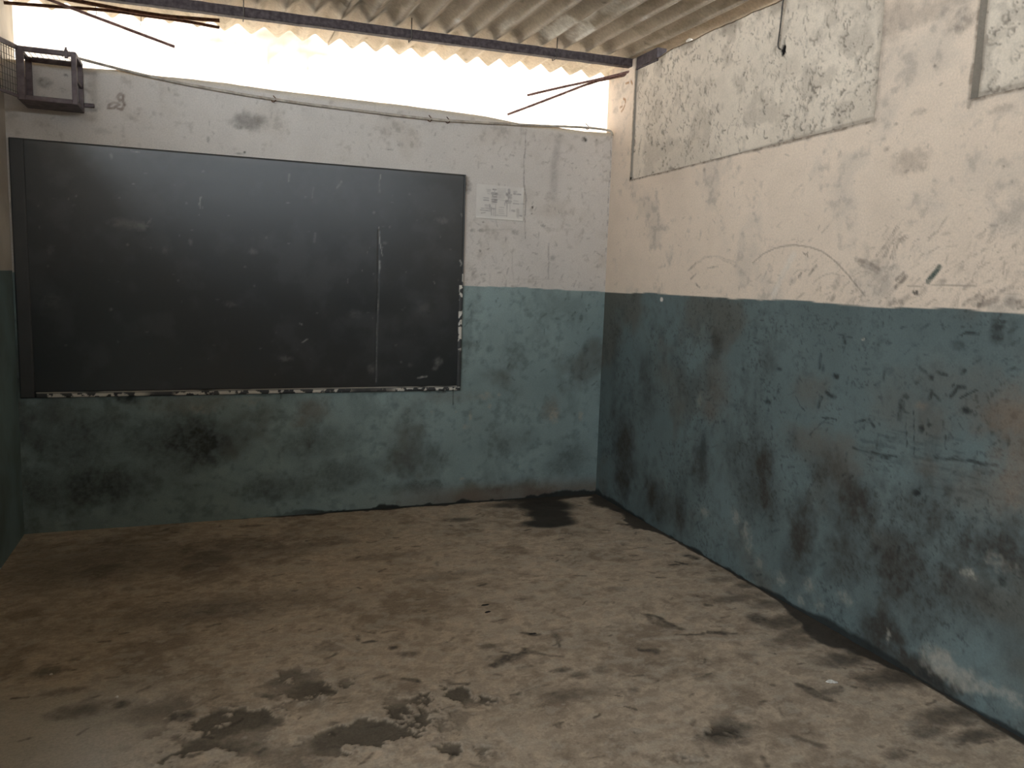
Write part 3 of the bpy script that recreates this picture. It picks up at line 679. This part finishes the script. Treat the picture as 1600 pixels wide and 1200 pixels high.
# ------------------------------------------------------------------ corrugated roof: a ceiling of overlapping sheets
ceiling = mark(empty('ceiling', (0, 0, 0)), 'structure')
PITCH_C, X0, AMP = .15345, -.0086, .052
def roof_z(x, y): return 2.943 + .0055 * x + .010 * np.minimum(y + .2, 0)
def wave(x): return AMP * (.5 - .5 * np.arcsin(.93 * np.cos(2 * math.pi * (x - X0) / PITCH_C)) / math.asin(.93))
def sheet(k0, k1, y0, y1, lift, seed):
    xs = np.linspace(X0 + PITCH_C * k0, X0 + PITCH_C * k1, int((k1 - k0) * 14) + 1)
    ys = np.linspace(y0, y1, max(8, int(abs(y1 - y0) / .022)))
    A, B = np.meshgrid(xs, ys, indexing='ij')
    h = wave(A)
    z = roof_z(A, B) + h + lift + .0025 * (fbm(A + seed, B, 7, 3, 2) - .5)
    a1 = fbm(A + seed, B, 3, 5, 1); a2 = fbm(A + seed, B, 12, 5, 3); a3 = fbm(A * 2 + seed, B * .5, 9, 5, 5)
    c = np.array([.60, .52, .425])[None, None] * (.72 + .35 * a1 + .25 * (a3 - .4))[..., None]
    c = mix(c, (.33, .28, .21), .6 * sstep(a3, .52, .7))
    c = mix(c, (.62, .56, .46), .5 * sstep(a2, .58, .70))
    q = Paint(A, B)
    Wh = q.zero(); Dr = q.zero()
    def RF(u, v): p = onplane(u, v, 2, 2.955); return (p[0], p[1])
    for cc, ra, rb, s in [((857, 56), .05, .12, 1), ((872, 48), .045, .14, 1), ((884, 38), .04, .12, 1), ((912, 50), .05, .12, 1), ((920, 36), .035, .10, 1), ((896, 60), .04, .08, .9), ((790, 38), .02, .14, .6), ((716, 28), .02, .05, .8), ((955, 18), .02, .16, .8), ((1010, 25), .015, .05, .7), ((645, 18), .02, .14, .6), ((968, 15), .015, .12, .6), ((985, 5), .02, .10, .5), ((600, 22), .03, .06, .35)]:
        q.blob(Wh, RF(*cc), ra, rb, s, .5, .45, .6)
    for cc, ra, rb, s in [((905, 38), .025, .05, .7), ((871, 24), .006, .012, .9), ((560, 10), .03, .06, .7), ((540, 3), .03, .06, .8), ((600, 5), .05, .08, .5), ((965, 8), .012, .05, .7)]:
        q.blob(Dr, RF(*cc), ra, rb, s, .6, .6, .5)
    for _ in range(90):
        x, y = random.uniform(xs[0], xs[-1]), random.uniform(-2.2, .4)
        q.blob(Dr, (x, y), random.uniform(.003, .010), random.uniform(.004, .02), random.uniform(.3, .9), .6, .5, .4)
    c = mix(c, (.93, .91, .85), Wh); c = mix(c, (.06, .05, .04), Dr * .85)
    rg = np.concatenate([c, np.full(c.shape[:2] + (1,), .92)], -1)
    up = np.stack([A, B, z + .007], -1); dn = np.stack([A, B, z], -1)
    P = np.concatenate([dn, up[:, ::-1], dn[:, :1]], 1)      # closed around the long ends
    rg = np.concatenate([rg, rg[:, ::-1], rg[:, :1]], 1)
    return link('corrugated_sheet', grid_mesh('corrugated_sheet', P, rg), M_SHEET, ceiling)
ks_ = [(-25, -18.9), (-19, -11.9), (-12, -4.9), (-5, 3.0)]
for i, (a, b) in enumerate(ks_):
    sheet(a, b, .385, -2.35, .0085 * (i % 2) , 3.1 * i)
    sheet(a, b, -2.2, -DEPTH - .35, .0085 * (i % 2) - .012, 3.1 * i + 20)

# ================================================================== OUTSIDE
bm = bmesh.new(); add_box(bm, (-30, -30, -.35), (30, 30, -.1))
mark(bm_obj('ground', bm, M_OUT), 'structure')

bx = np.linspace(-14, 8, 300); bz = np.linspace(-.1, 7.5, 150)
A, B = np.meshgrid(bx, bz, indexing='ij')
OB = Paint(A, B); OUT_Y = 3.3
b1 = fbm(A, B, 1.0, 5, 2); b2 = fbm(A, B, 5, 4, 3)
oc = np.array([.43, .368, .305])[None, None] * (.92 + .12 * b1)[..., None]
T = OB.zero()
def OW(*uv): return [(onplane(u, v, 1, OUT_Y)[0], onplane(u, v, 1, OUT_Y)[2]) for u, v in uv]
OB.stroke(T, OW((330, 62), (380, 70), (420, 70), (450, 78), (500, 84), (530, 88)), .06, .8, .8, .12, .3)
OB.stroke(T, OW((424, 60), (424, 95)), .07, .9, .8, .06, .2); OB.stroke(T, OW((475, 70), (477, 105)), .06, .8, .8, .06, .2)
OB.stroke(T, OW((410, 50), (480, 60)), .12, .8, .8, .12, .2)
oc = mix(oc, (.13, .088, .06), T)
building = empty('building', (-3, OUT_Y, -.1))
mark(building, None, 'pale plastered neighbouring building seen bright through the gap over the blackboard wall', 'building')
me = grid_mesh('facade', np.stack([A + 3, np.zeros_like(A), B + .1], -1), np.concatenate([oc, np.full(oc.shape[:2] + (1,), .9)], -1))
link('facade', me, attr_mat('building_plaster', .05, 20, .2, .2), building)
bm = bmesh.new(); add_box(bm, (-14.1, OUT_Y - .12, 7.5), (8.1, OUT_Y + .3, 7.65), .01)
bm_obj('coping', bm, M_PLASTER, building)
bm = bmesh.new(); add_box(bm, (-14.1, 1.0, 4.25), (8.1, OUT_Y, 4.35), .01)
bm_obj('added_canopy', bm, M_PLASTER, building)  # added overhang, out of view, shades the facade and alley

# ================================================================== THINGS
# ------------------------------------------------------------------ blackboard
bx0, bx1, bz0, bz1 = -3.535, -1.038, .797, 2.157
board = empty('blackboard', (-2.29, 0, .78))
mark(board, None, 'large black painted cement blackboard with chipped bottom edge on the back wall', 'blackboard')
xs = np.linspace(bx0, bx1 , 400); zs = np.linspace(bz0, bz1, 220)
X, Z = np.meshgrid(xs, zs, indexing='ij')
Q = Paint(X, Z)
k1 = fbm(X, Z, 1.5, 5, 1); k2 = fbm(X, Z, 6, 5, 2); k3 = fbm(X, Z, 30, 3, 4)
c = np.array([.018, .0205, .0215])[None, None] * (.75 + .6 * k1)[..., None]
V = Q.zero()
for cc, ra, rb, s in [((215, 353), .06, .025, .40), ((200, 350), .09, .03, .25), ((235, 345), .006, .02, .4), ((298, 378), .012, .02, .25), ((258, 392), .02, .03, .18), ((395, 393), .03, .02, .2), ((360, 475), .04, .02, .18),
                      ((445, 560), .04, .02, .3), ((684, 565), .03, .035, .35), ((680, 575), .02, .02, .35), ((580, 575), .03, .03, .3), ((640, 570), .02, .02, .2), ((690, 345), .05, .02, .2), ((555, 490), .05, .03, .15), ((660, 480), .06, .06, .15), ((600, 380), .02, .01, .2), ((80, 470), .05, .05, .12), ((80, 390), .02, .03, .15)]:
    Q.blob(V, BW(cc)[0], ra, rb, s, .9, .6, .5)
for pts, w, s in [([(452, 272), (451, 283)], .006, .5), ([(533, 284), (527, 293)], .006, .55), ([(489, 294), (487, 310)], .004, .3), ([(314, 308), (312, 318), (313, 326)], .004, .55), ([(316, 322), (317, 326)], .003, .4), ([(174, 242), (175, 248)], .007, .3), ([(205, 236), (220, 239)], .003, .5),
                  ([(594, 274), (594, 280)], .004, .6), ([(593, 282), (593, 302)], .004, .3), ([(592, 355), (592, 366), (593, 378), (597, 400)], .0035, .7), ([(593, 408), (593, 420)], .006, .7), ([(592, 420), (589, 500), (587, 596)], .0026, .4), ([(472, 535), (480, 530)], .005, .75), ([(468, 505), (472, 507)], .005, .7),
                  ([(652, 590), (666, 588)], .007, .8), ([(677, 440), (679, 443)], .003, .4), ([(543, 436), (543, 442)], .003, .4), ([(720, 334), (721, 338)], .005, .7), ([(492, 365), (491, 378)], .008, .25), ([(718, 407), (721, 412), (719, 415)], .006, .95), ([(237, 342), (231, 349)], .004, .5)]:
    Q.stroke(V, BW(*pts), w, s, .5, .006, .55)
for _ in range(90):
    x, z = random.uniform(bx0 + .1, bx1 - .03), random.uniform(bz0 + .04, bz1 - .05)
    Q.blob(V, (x, z), random.uniform(.002, .012), random.uniform(.002, .009), random.uniform(.1, .35), .6, .4, .5)
c = mix(c, (.40, .39, .36), V * .8)
c = mix(c, (.060, .062, .066), .35 * sstep(k2, .5, .75))
dust = sstep(Z, bz1 - .05, bz1 - .01) * .4
c = mix(c, (.06, .058, .056), dust)
crk = Q.zero(); Q.stroke(crk, BW((592, 360), (590, 440), (587, 597)), .004, 1, .4, .004, 0)
rgh = .32 + .05 * (k2 - .5) + .12 * V
yb = -.010 - .0025 * (k1 - .5) + .003 * crk
yb[0] = yb[-1] = .001; yb[:, 0] = yb[:, -1] = .001
P = np.stack([X, yb, Z], -1)
ring = np.array([[-2.29, 0, .78]])
me = grid_mesh('board_face', P - ring, np.concatenate([c, rgh[..., None]], -1))
link('board_face', me, M_BOARD, board)
def border(lo, hi, chips, seed, name='border_strip', thr=.52, line=0.0):
    """raised painted mortar strip; chipped patches show pale plaster"""
    (xa, za), (xb, zb) = lo, hi
    na, nb = max(4, int((xb - xa) / .0035)), max(4, int((zb - za) / .0035))
    if na * nb > 40000: na = 720
    A, Bz = np.meshgrid(np.linspace(xa, xb, na), np.linspace(za, zb, nb), indexing='ij')
    g = fbm(A, Bz, 26, 4, seed, .6); q = Paint(A, Bz)
    cc = np.array([.030, .031, .031])[None, None] * (.7 + .7 * fbm(A, Bz, 8, 3, 2))[..., None]
    ch = np.maximum(sstep(g, thr, thr + .02) * chips(A, Bz), line * sstep(Bz, zb - .009, zb - .006) * sstep(zb - .002, Bz, Bz + .001) * sstep(fbm(A, Bz * 0, 5, 3, 1), .3, .5) * .6)
    cc = mix(cc, (.66, .62, .55), ch)
    prof = np.minimum(np.minimum(A - xa, xb - A), np.minimum(Bz - za, zb - Bz))
    yy = -.004 - .016 * sstep(prof, -.001, .006) + .004 * ch
    yy[0] = yy[-1] = .001; yy[:, 0] = yy[:, -1] = .001
    me = grid_mesh(name, np.stack([A, yy, Bz], -1) - ring, np.concatenate([cc, np.full(cc.shape[:2] + (1,), .6)], -1))
    return link(name, me, M_BOARD, board)
border((-3.475, .768), (-1.036, .804), lambda A, B: sstep(B, .770, .774) * sstep(B, .795, .791) * sstep(fbm(A, B * 0, 3, 3, 6), .22, .36), 3, thr=.475, line=1.0)
border((-1.066, .79), (-1.034, 1.46), lambda A, B: np.where(B > .97, sstep(fbm(A * 0, B, 6, 3, 2), .25, .42), sstep(fbm(A, B, 40, 2, 2), .60, .66)) * sstep(A, -1.064, -1.060), 5)
border((-1.048, 1.44), (-1.034, 2.157), lambda A, B: 0 * A + (np.abs(B - 1.50) < .03) * .7, 6)
border((-3.55, .768), (-3.475, 2.157), lambda A, B: 0 * A, 1)

# ------------------------------------------------------------------ printed sheet pasted beside the board
px0, px1, pz0, pz1 = -.960, -.634, 1.890, 2.104
xs = np.linspace(px0, px1, 190); zs = np.linspace(pz0, pz1, 126)
X, Z = np.meshgrid(xs, zs, indexing='ij')
Q = Paint(X, Z)
c = np.array([.64, .603, .56])[None, None] * (.92 + .16 * fbm(X, Z, 14, 4, 2))[..., None]
T = Q.zero()
def PP(u, v):      # position on the sheet measured in a zoomed crop of the print
    return (px0 + (u - 90) / 1225 * (px1 - px0), pz1 - (v - 110) / 975 * (pz1 - pz0))
def ln(u0, v0, u1, v1, w=.0022, s=.45, **k): Q.stroke(T, [PP(u0, v0), PP(u1, v1)], w, s, .5, .002, k.get('rough', .35))
for v in (248, 280, 318, 368): ln(345 + (v - 248) * .25, v, 450, v)
for v in (190, 232, 268, 300): ln(620, v, 850, v + 2, .002, .32)
ln(510, 235, 590, 235, .006, .6); ln(550, 245, 550, 320, .005, .4); ln(490, 350, 615, 350, .010, .7); ln(500, 350, 505, 430, .006, .6); ln(612, 350, 608, 440, .005, .6); ln(505, 435, 612, 440, .006, .6)
ln(490, 470, 620, 455, .004, .4); ln(500, 530, 612, 530, .008, .65); ln(490, 592, 618, 592, .005, .7); ln(480, 645, 610, 645, .003, .4)
ln(925, 210, 930, 290, .010, .65); ln(870, 345, 985, 350, .008, .6); ln(880, 345, 965, 430, .014, .5); ln(915, 440, 915, 520, .004, .7); ln(865, 545, 975, 540, .010, .55); ln(865, 590, 970, 590, .006, .5)
ln(1050, 310, 1230, 312, .006, .5); ln(1060, 250, 1120, 240, .008, .35); ln(1060, 510, 1165, 515, .004, .35); ln(1050, 590, 1190, 592, .005, .5); ln(1230, 580, 1300, 580, .004, .3)
ln(270, 497, 400, 497, .004, .4); ln(280, 562, 400, 562, .005, .45); ln(220, 800, 420, 800, .003, .45); ln(200, 850, 470, 862, .004, .5); ln(230, 940, 330, 915, .004, .45); ln(320, 705, 395, 705, .005, .4); ln(320, 760, 385, 755, .004, .35)
ln(435, 690, 440, 800, .008, .5); ln(480, 760, 487, 965, .005, .45); ln(495, 790, 500, 980, .002, .3); ln(545, 790, 545, 990, .003, .4); ln(590, 680, 590, 990, .004, .4); ln(520, 785, 590, 785, .005, .5)
ln(885, 600, 885, 980, .004, .4); ln(960, 640, 965, 830, .003, .35); ln(825, 590, 830, 660, .005, .4)
for v in (735, 800, 850, 905, 970): ln(680, v, 790 + (v % 40), v, .003, .35)
ln(1020, 800, 1085, 805, .008, .45); ln(1170, 770, 1180, 950, .012, .3); ln(1190, 930, 1280, 935, .006, .45); ln(620, 970, 860, 968, .003, .35); ln(610, 500, 860, 540, .003, .25); ln(650, 400, 760, 400, .02, .2)
c = mix(c, (.135, .115, .125), T)
c = mix(c, (.72, .69, .64), sstep(Z, pz0 + .014, pz0 + .006) * .7)
yy = np.full_like(X, -.0045) - .004 * (fbm(X, Z, 9, 3, 4) - .5) - .004 * (sstep(X, px1 - .02, px1) * sstep(Z, pz1 - .05, pz1)) - .003 * sstep(Z, pz0 + .03, pz0)
bow = .006 * np.sin((X - px0) / (px1 - px0) * 3.1)
paper = empty('paper_notice', ((px0 + px1) / 2, 0, pz0))
off = np.array([[(px0 + px1) / 2, 0, pz0]])
tr_ = (X - px0) / (px1 - px0)
front = np.stack([X + .004 * (Z - pz0) / .2 * 0, yy, Z + (tr_ - .5) * (-.004)], -1) - off
back = front + np.array([0, .0008, 0])
P = np.concatenate([front, back[:, ::-1], front[:, :1]], 1); rg = np.concatenate([c, np.full(c.shape[:2] + (1,), .8)], -1)
rg = np.concatenate([rg, rg[:, ::-1], rg[:, :1]], 1)
link('sheet', grid_mesh('sheet', P, rg), M_PAPER, paper)
mark(paper, None, 'faded printed paper sheet pasted on the wall right of the blackboard', 'notice')

# ------------------------------------------------------------------ steel purlin under the roof, with hook bolts
pur = empty('roof_purlin', (-1.78, -.2, 2.90))
def pz(x): return 2.917 + .0125 * x          # centre line
bm = bmesh.new()
n = 60
ring_prev = None
rings = []
for i in range(n + 1):
    x = -W - .17 + (W + .19) * i / n
    r = [bm.verts.new((x, -.2 + dy + random.uniform(-.0012, .0012), pz(x) + dz + random.uniform(-.0012, .0012))) for dy, dz in ((-.026, -.022), (-.022, -.026), (.022, -.026), (.026, -.022), (.026, .022), (.022, .025), (-.022, .025), (-.026, .022))]
    rings.append(r)
for r0, r1 in zip(rings, rings[1:]):
    for k in range(8): bm.faces.new((r0[k], r0[(k + 1) % 8], r1[(k + 1) % 8], r1[k]))
bm.faces.new(rings[0]); bm.faces.new(rings[-1])
bm_obj('tube', bm, M_STEEL, pur)
for x in (-2.38, -1.457, -.537, -3.28):
    bm = bmesh.new()
    pts = [(x, -.168, pz(x) - .005), (x, -.17, pz(x) - .036), (x, -.2, pz(x) - .036), (x, -.232, pz(x) - .034), (x, -.234, pz(x)), (x + .001, -.233, pz(x) + .07), (x + .002, -.231, 3.02)]
    add_tube(bm, pts, .0032, 6)
    bm_obj('hook_bolt', bm, M_WIRE, pur, True)
mark(pur, None, 'dark steel tube purlin running under the corrugated roof above the sky gap', 'beam')

# steel tube lying on top of the right wall, below the last corrugation
bm = bmesh.new()
pts = [(.045, -.268, 2.945), (.045, -.62, 2.944)]
for (a, b) in [((.006, -.52, 2.862), (.075, -.268, 2.941))]:
    add_box(bm, a, b, .003)
rafter = bm_obj('steel_stub', bm, M_STEEL, origin=(.04, -.39, 2.862))
mark(rafter, None, 'short dark steel tube stub wedged between roof sheet and right wall top', 'beam')

# ------------------------------------------------------------------ welded cage in the upper left corner
cx0, cx1, cz0, cz1, cyf = -3.455, -3.188, 2.312, 2.570, -.25
cage = empty('metal_cage', ((cx0 + cx1) / 2, cyf / 2, cz0))
def bar(name, lo, hi, parent=cage, mat=M_CAGE):
    bm = bmesh.new(); add_box(bm, lo, hi, .0025); return bm_obj(name, bm, mat, parent)
B = .024
def frame_bars(y0, y1, wl):
    bar('frame_bar', (cx0, y0, cz0), (cx0 + wl, y1, cz1)); bar('frame_bar', (cx1 - B, y0, cz0), (cx1, y1, cz1))
    bar('frame_bar', (cx0 + wl, y0, cz1 - B), (cx1 - B, y1, cz1)); bar('frame_bar', (cx0 + wl, y0, cz0), (cx1 - B, y1, cz0 + B))
frame_bars(cyf, cyf + .022, .034)
frame_bars(-.026, -.004, .030)
for (x0, z0) in ((cx0, cz0), (cx1 - .020, cz0), (cx0, cz1 - .020), (cx1 - .020, cz1 - .020)):
    bar('side_bar', (x0, cyf + .022, z0), (x0 + .020, -.026, z0 + .020))
bar('side_bar', (cx1 - .018, cyf + .022, 2.435), (cx1 - .004, -.026, 2.452))
bar('bottom_plate', (cx0 + .004, cyf + .018, cz0 + .001), (cx1 - .004, -.020, cz0 + .006))
bar('side_plate', (cx0 + .001, cyf + .018, cz0 + .004), (cx0 + .005, -.02, 2.46))
bar('wall_lug', (cx1, -.016, 2.345), (cx1 + .05, -.004, 2.366))
def mesh_panel(name, org, eu, ev, nu, nv, parent, r=.0013):
    bm = bmesh.new(); org, eu, ev = Vector(org), Vector(eu), Vector(ev)
    for i in range(1, nu):
        add_tube(bm, [org + eu * (i / nu), org + eu * (i / nu) + ev], r, 5)
    for j in range(1, nv):
        add_tube(bm, [org + ev * (j / nv) + eu * .0, org + ev * (j / nv) + eu], r, 5)
    o = bm_obj(name, bm, M_WIRE, parent); o['kind'] = 'stuff'; return o
mesh_panel('wire_mesh', (cx0 + .02, cyf + .02, cz1 - .010), (cx1 - cx0 - .04, 0, 0), (0, -cyf - .045, 0), 9, 8, cage)
# latch on the top front bar
bm = bmesh.new(); add_box(bm, (cx1 - .052, cyf - .006, cz1 - .036), (cx1 - .036, cyf + .004, cz1 + .006), .002)
add_tube(bm, [(cx1 - .044, cyf - .004, cz1 + .004), (cx1 - .044, cyf - .004, cz1 + .016)], .005, 8)
bm_obj('latch', bm, M_CAGE, cage)
# mesh door swung open toward the left wall
door = empty('door', (0, 0, 0)); door.parent = cage
hx, hy = cx0 + .006, cyf - .004
ang = math.radians(70); L = .245
du = Vector((-math.cos(ang), -math.sin(ang), 0))
def door_bar(name, s0, s1, z0, z1, t=.010):
    bm = bmesh.new(); nrm = Vector((-du.y, du.x, 0))
    vs = []
    for s in (s0, s1):
        for k in (-t / 2, t / 2):
            for z in (z0, z1):
                vs.append(bm.verts.new(Vector((hx, hy, z)) + du * s + nrm * k))
    for f in ((0, 1, 3, 2), (4, 5, 7, 6), (0, 1, 5, 4), (2, 3, 7, 6), (0, 2, 6, 4), (1, 3, 7, 5)): bm.faces.new([vs[i] for i in f])
    return bm
root = Vector(cage.location)
def door_part(name, bm, mat):
    o = bm_obj(name, bm, mat); o.parent = door; o.location = -root; return o
door_part('door_bar', door_bar('', 0, L, cz1 - .022, cz1), M_CAGE)
door_part('door_bar', door_bar('', 0, L, cz0 + .006, cz0 + .020), M_CAGE)
door_part('door_bar', door_bar('', L - .02, L, cz0 + .02, cz1 - .022), M_CAGE)
bm = bmesh.new()
for i in range(1, 12):
    p = Vector((hx, hy, 0)) + du * (L * i / 12)
    add_tube(bm, [(p.x, p.y, cz0 + .015), (p.x, p.y, cz1 - .01)], .0014, 5)
for j in range(1, 8):
    z = cz0 + (cz1 - cz0) * j / 8
    q = Vector((hx, hy, 0)) + du * L
    add_tube(bm, [(hx, hy, z), (q.x, q.y, z)], .0014, 5)
o = door_part('door_mesh', bm, M_WIRE); o['kind'] = 'stuff'
mark(cage, None, 'welded purple-brown metal cage with open mesh door, fixed above the blackboard left corner', 'cage')

# ------------------------------------------------------------------ bar running along the top of the back wall, on wire ties
path = [(-3.215, -.02, 2.592), (-3.031, -.022, 2.562), (-2.85, -.018, 2.538), (-2.647, -.016, 2.516), (-2.209, -.015, 2.487), (-1.722, -.015, 2.477), (-1.247, -.015, 2.470), (-.955, -.016, 2.484), (-.47, -.018, 2.508), (-.201, -.018, 2.526), (-.03, -.016, 2.524), (-.012, -.014, 2.505), (-.010, -.012, 2.49)]
wb = empty('wall_bar', (-1.6, 0, 2.50))
bm = bmesh.new(); add_tube(bm, smooth_path(path), .0075, 8, None, .05)
bm_obj('rod', bm, M_LIMEBAR, wb, True)
for (x, z) in [(-2.209, 2.487), (-1.28, 2.470), (-1.165, 2.472), (-.201, 2.526)]:
    bm = bmesh.new()
    ring = [(x + .012 * math.cos(t), -.015 - .013 * math.sin(t) * .9 + .0, z + .016 * math.cos(t) * .3 - .014 * math.sin(t)) for t in np.linspace(-.6, 3.9, 10)]
    add_tube(bm, [(x - .004, .004, z + .03)] + ring, .0028, 5)
    bm_obj('tie', bm, M_RUST, wb, True)
mark(wb, None, 'thin limewashed iron bar sagging along the top edge of the back wall', 'bar')

# ------------------------------------------------------------------ loose reinforcing bars in the gap
def rebar(name, pts, r, mat, label, taper=None):
    pts = resample(smooth_path([Vector(p) for p in pts], 1), .05)
    rad = [r * (1.0 + .07 * (i % 2)) for i in range(len(pts))]
    bm = bmesh.new(); add_tube(bm, pts, r, 7, rad, .05)
    o = bm_obj(name, bm, mat, None, True, origin=pts[0]); mark(o, None, label, 'rod', 'reinforcing rods sticking out into the sky gap'); return o
def at_y(u, v, y): return Vector(onplane(u, v, 1, y))
rebar('reinforcing_rod', [(-W - .02, .10, at_y(22, 8, .10).z + .004), at_y(100, 11, .10), at_y(170, 16, .10), at_y(240, 26, .10), at_y(290, 33, .10), at_y(343, 43, .10)], .0088, M_RUST, 'rusty rod in the upper left gap, lower of the two dark ones ending together')
rebar('reinforcing_rod', [(-W - .02, .06, 2.925), at_y(118, 1, .06), at_y(175, 12, .06), at_y(240, 23, .06), at_y(290, 28, .06), at_y(343, 32, .06)], .0105, M_RUST, 'rusty rod in the upper left gap, upper of the two dark ones ending together')
pA, pB = at_y(78, 0, -.06), at_y(273, 73, -.02)
dA = (pB - pA); tA = (-W - .02 - pA.x) / dA.x
rebar('reinforcing_rod', [pA + dA * tA, pA, pA.lerp(pB, .5), pB], .0078, M_PINK, 'straight pinkish rod slanting steeply down into the bright gap at upper left')
root_r = Vector((.012, -.195, 2.873))
rebar('reinforcing_rod', [root_r, at_y(960, 118, -.09), at_y(922, 127, .0), at_y(870, 138, .07), at_y(824, 149, .12)], .0075, M_PINK, 'upper shorter of two rods poking left from the right corner')
rebar('reinforcing_rod', [root_r + Vector((0, .03, -.012)), at_y(962, 121, -.05), at_y(926, 128, .03), at_y(860, 154, .10), at_y(793, 179, .16)], .0075, M_PINK, 'lower longer of two rods poking left from the right corner')
# tie wires hanging from the rods
for i, (u0, v0, u1, v1, y) in enumerate([(149, 9, 150, 25, .1), (220, 20, 219, 42, .1)]):
    a, b = at_y(u0, v0, y), at_y(u1, v1, y); y_ = y
    bm = bmesh.new(); add_tube(bm, [a + Vector((0, 0, .012)), a, a.lerp(b, .5) + Vector((.003, 0, 0)), b], .0016, 5)
    mark(bm_obj('tie_wire', bm, M_WIRE, None, True, origin=a), None, ['short thin tie wire hanging from the rusty rods, nearer the left corner', 'hooked thin tie wire hanging from the rusty rods, farther from the left corner'][i], 'wire', 'tie wires on the left rods')

# ------------------------------------------------------------------ cable hanging on the right wall
bm = bmesh.new()
add_tube(bm, smooth_path([(.05, -1.692, 2.888), (.012, -1.692, 2.886), (-.004, -1.690, 2.868), (-.002, -1.684, 2.82), (.003, -1.676, 2.77), (.004, -1.668, 2.70), (.004, -1.664, 2.665), (.006, -1.670, 2.650), (.010, -1.678, 2.645)]), .0036, 6)
mark(bm_obj('cable', bm, M_CABLE, None, True, origin=(0, -1.684, 2.87)), None, 'thin dark cable hanging down the rough right wall beside a small square hole', 'cable')

# ------------------------------------------------------------------ litter on the floor
def crumple(name, u, v, rx, ry, h, mat, label, cat, rot=0.0, seed=0, group=None):
    x, y = FL((u, v))[0]
    rnd = random.Random(seed); bm = bmesh.new()
    N = 9; vs = []
    for i in range(N):
        row = []
        for j in range(N):
            a, b = i / (N - 1) * 2 - 1, j / (N - 1) * 2 - 1
            k = 1 - .28 * (abs(a) * abs(b)) + rnd.uniform(-.10, .10)
            px, py = a * rx * k, b * ry * k
            row.append(bm.verts.new((px * math.cos(rot) - py * math.sin(rot), px * math.sin(rot) + py * math.cos(rot), h * (.25 + .75 * rnd.random()) * (1 - .7 * max(abs(a), abs(b)) ** 3) + .001)))
        vs.append(row)
    for i in range(N - 1):
        for j in range(N - 1): bm.faces.new((vs[i][j], vs[i + 1][j], vs[i + 1][j + 1], vs[i][j + 1]))
    g = bmesh.ops.extrude_face_region(bm, geom=list(bm.faces))
    for e in g['geom']:
        if isinstance(e, bmesh.types.BMVert): e.co.z -= .0012 if h < .012 else .003
    me = bpy.data.meshes.new(name); bmesh.ops.recalc_face_normals(bm, faces=bm.faces); bm.to_mesh(me); bm.free()
    o = link(name, me, mat); o.location = (x, y, .0012); mark(o, None, label, cat, group); return o
M_SCRAP = noise_mat('dirty_paper', (.50, .47, .42), (.70, .66, .60), 40, .8)
M_CHALK = noise_mat('chalk', (.66, .62, .56), (.78, .74, .68), 40, .9)
M_FLAKE = noise_mat('black_flake', (.012, .011, .010), (.035, .03, .026), 50, .8)
crumple('paper_scrap', 1300, 1067, .024, .009, .010, M_SCRAP, 'crumpled scrap of dirty white paper on the floor near the right wall', 'litter', -.35, 3)
crumple('chalk_bit', 80, 1055, .006, .005, .006, M_CHALK, 'tiny white chalk bit on the dark floor, nearest the left frame edge', 'litter', .3, 5, 'chalk bits on the floor')
crumple('chalk_bit', 183, 1090, .006, .005, .006, M_CHALK, 'tiny white chalk bit on the floor beside a dark spot at lower left', 'litter', .9, 6, 'chalk bits on the floor')
crumple('flake', 758, 946, .020, .007, .004, M_FLAKE, 'black flake lying mid floor, upper of two close together', 'litter', .1, 8, 'dark flakes on the floor')
crumple('flake', 762, 957, .016, .007, .004, M_FLAKE, 'black flake lying mid floor, lower of two close together', 'litter', .3, 9, 'dark flakes on the floor')
crumple('flake', 832, 991, .018, .006, .004, M_FLAKE, 'slim black flake lying mid floor, right of and nearer than the pair', 'litter', -.1, 10, 'dark flakes on the floor')

bm = bmesh.new()
bmesh.ops.create_icosphere(bm, subdivisions=2, radius=.022)
for v in bm.verts: v.co = Vector((v.co.x * .8, v.co.y * 1.3, v.co.z * .9)) * (1 + random.uniform(-.2, .2))
lump = bm_obj('bright_spot_lump', bm, noise_mat('pale_spot', (.60, .55, .48), (.75, .70, .62), 30))  # pale lump added in place of the bright spot at the roof gap
lump.location = (.055, -.80, 2.905); mark(lump, None, 'small pale lump added for the bright spot on the right wall top beyond the dark steel stub', 'lump')
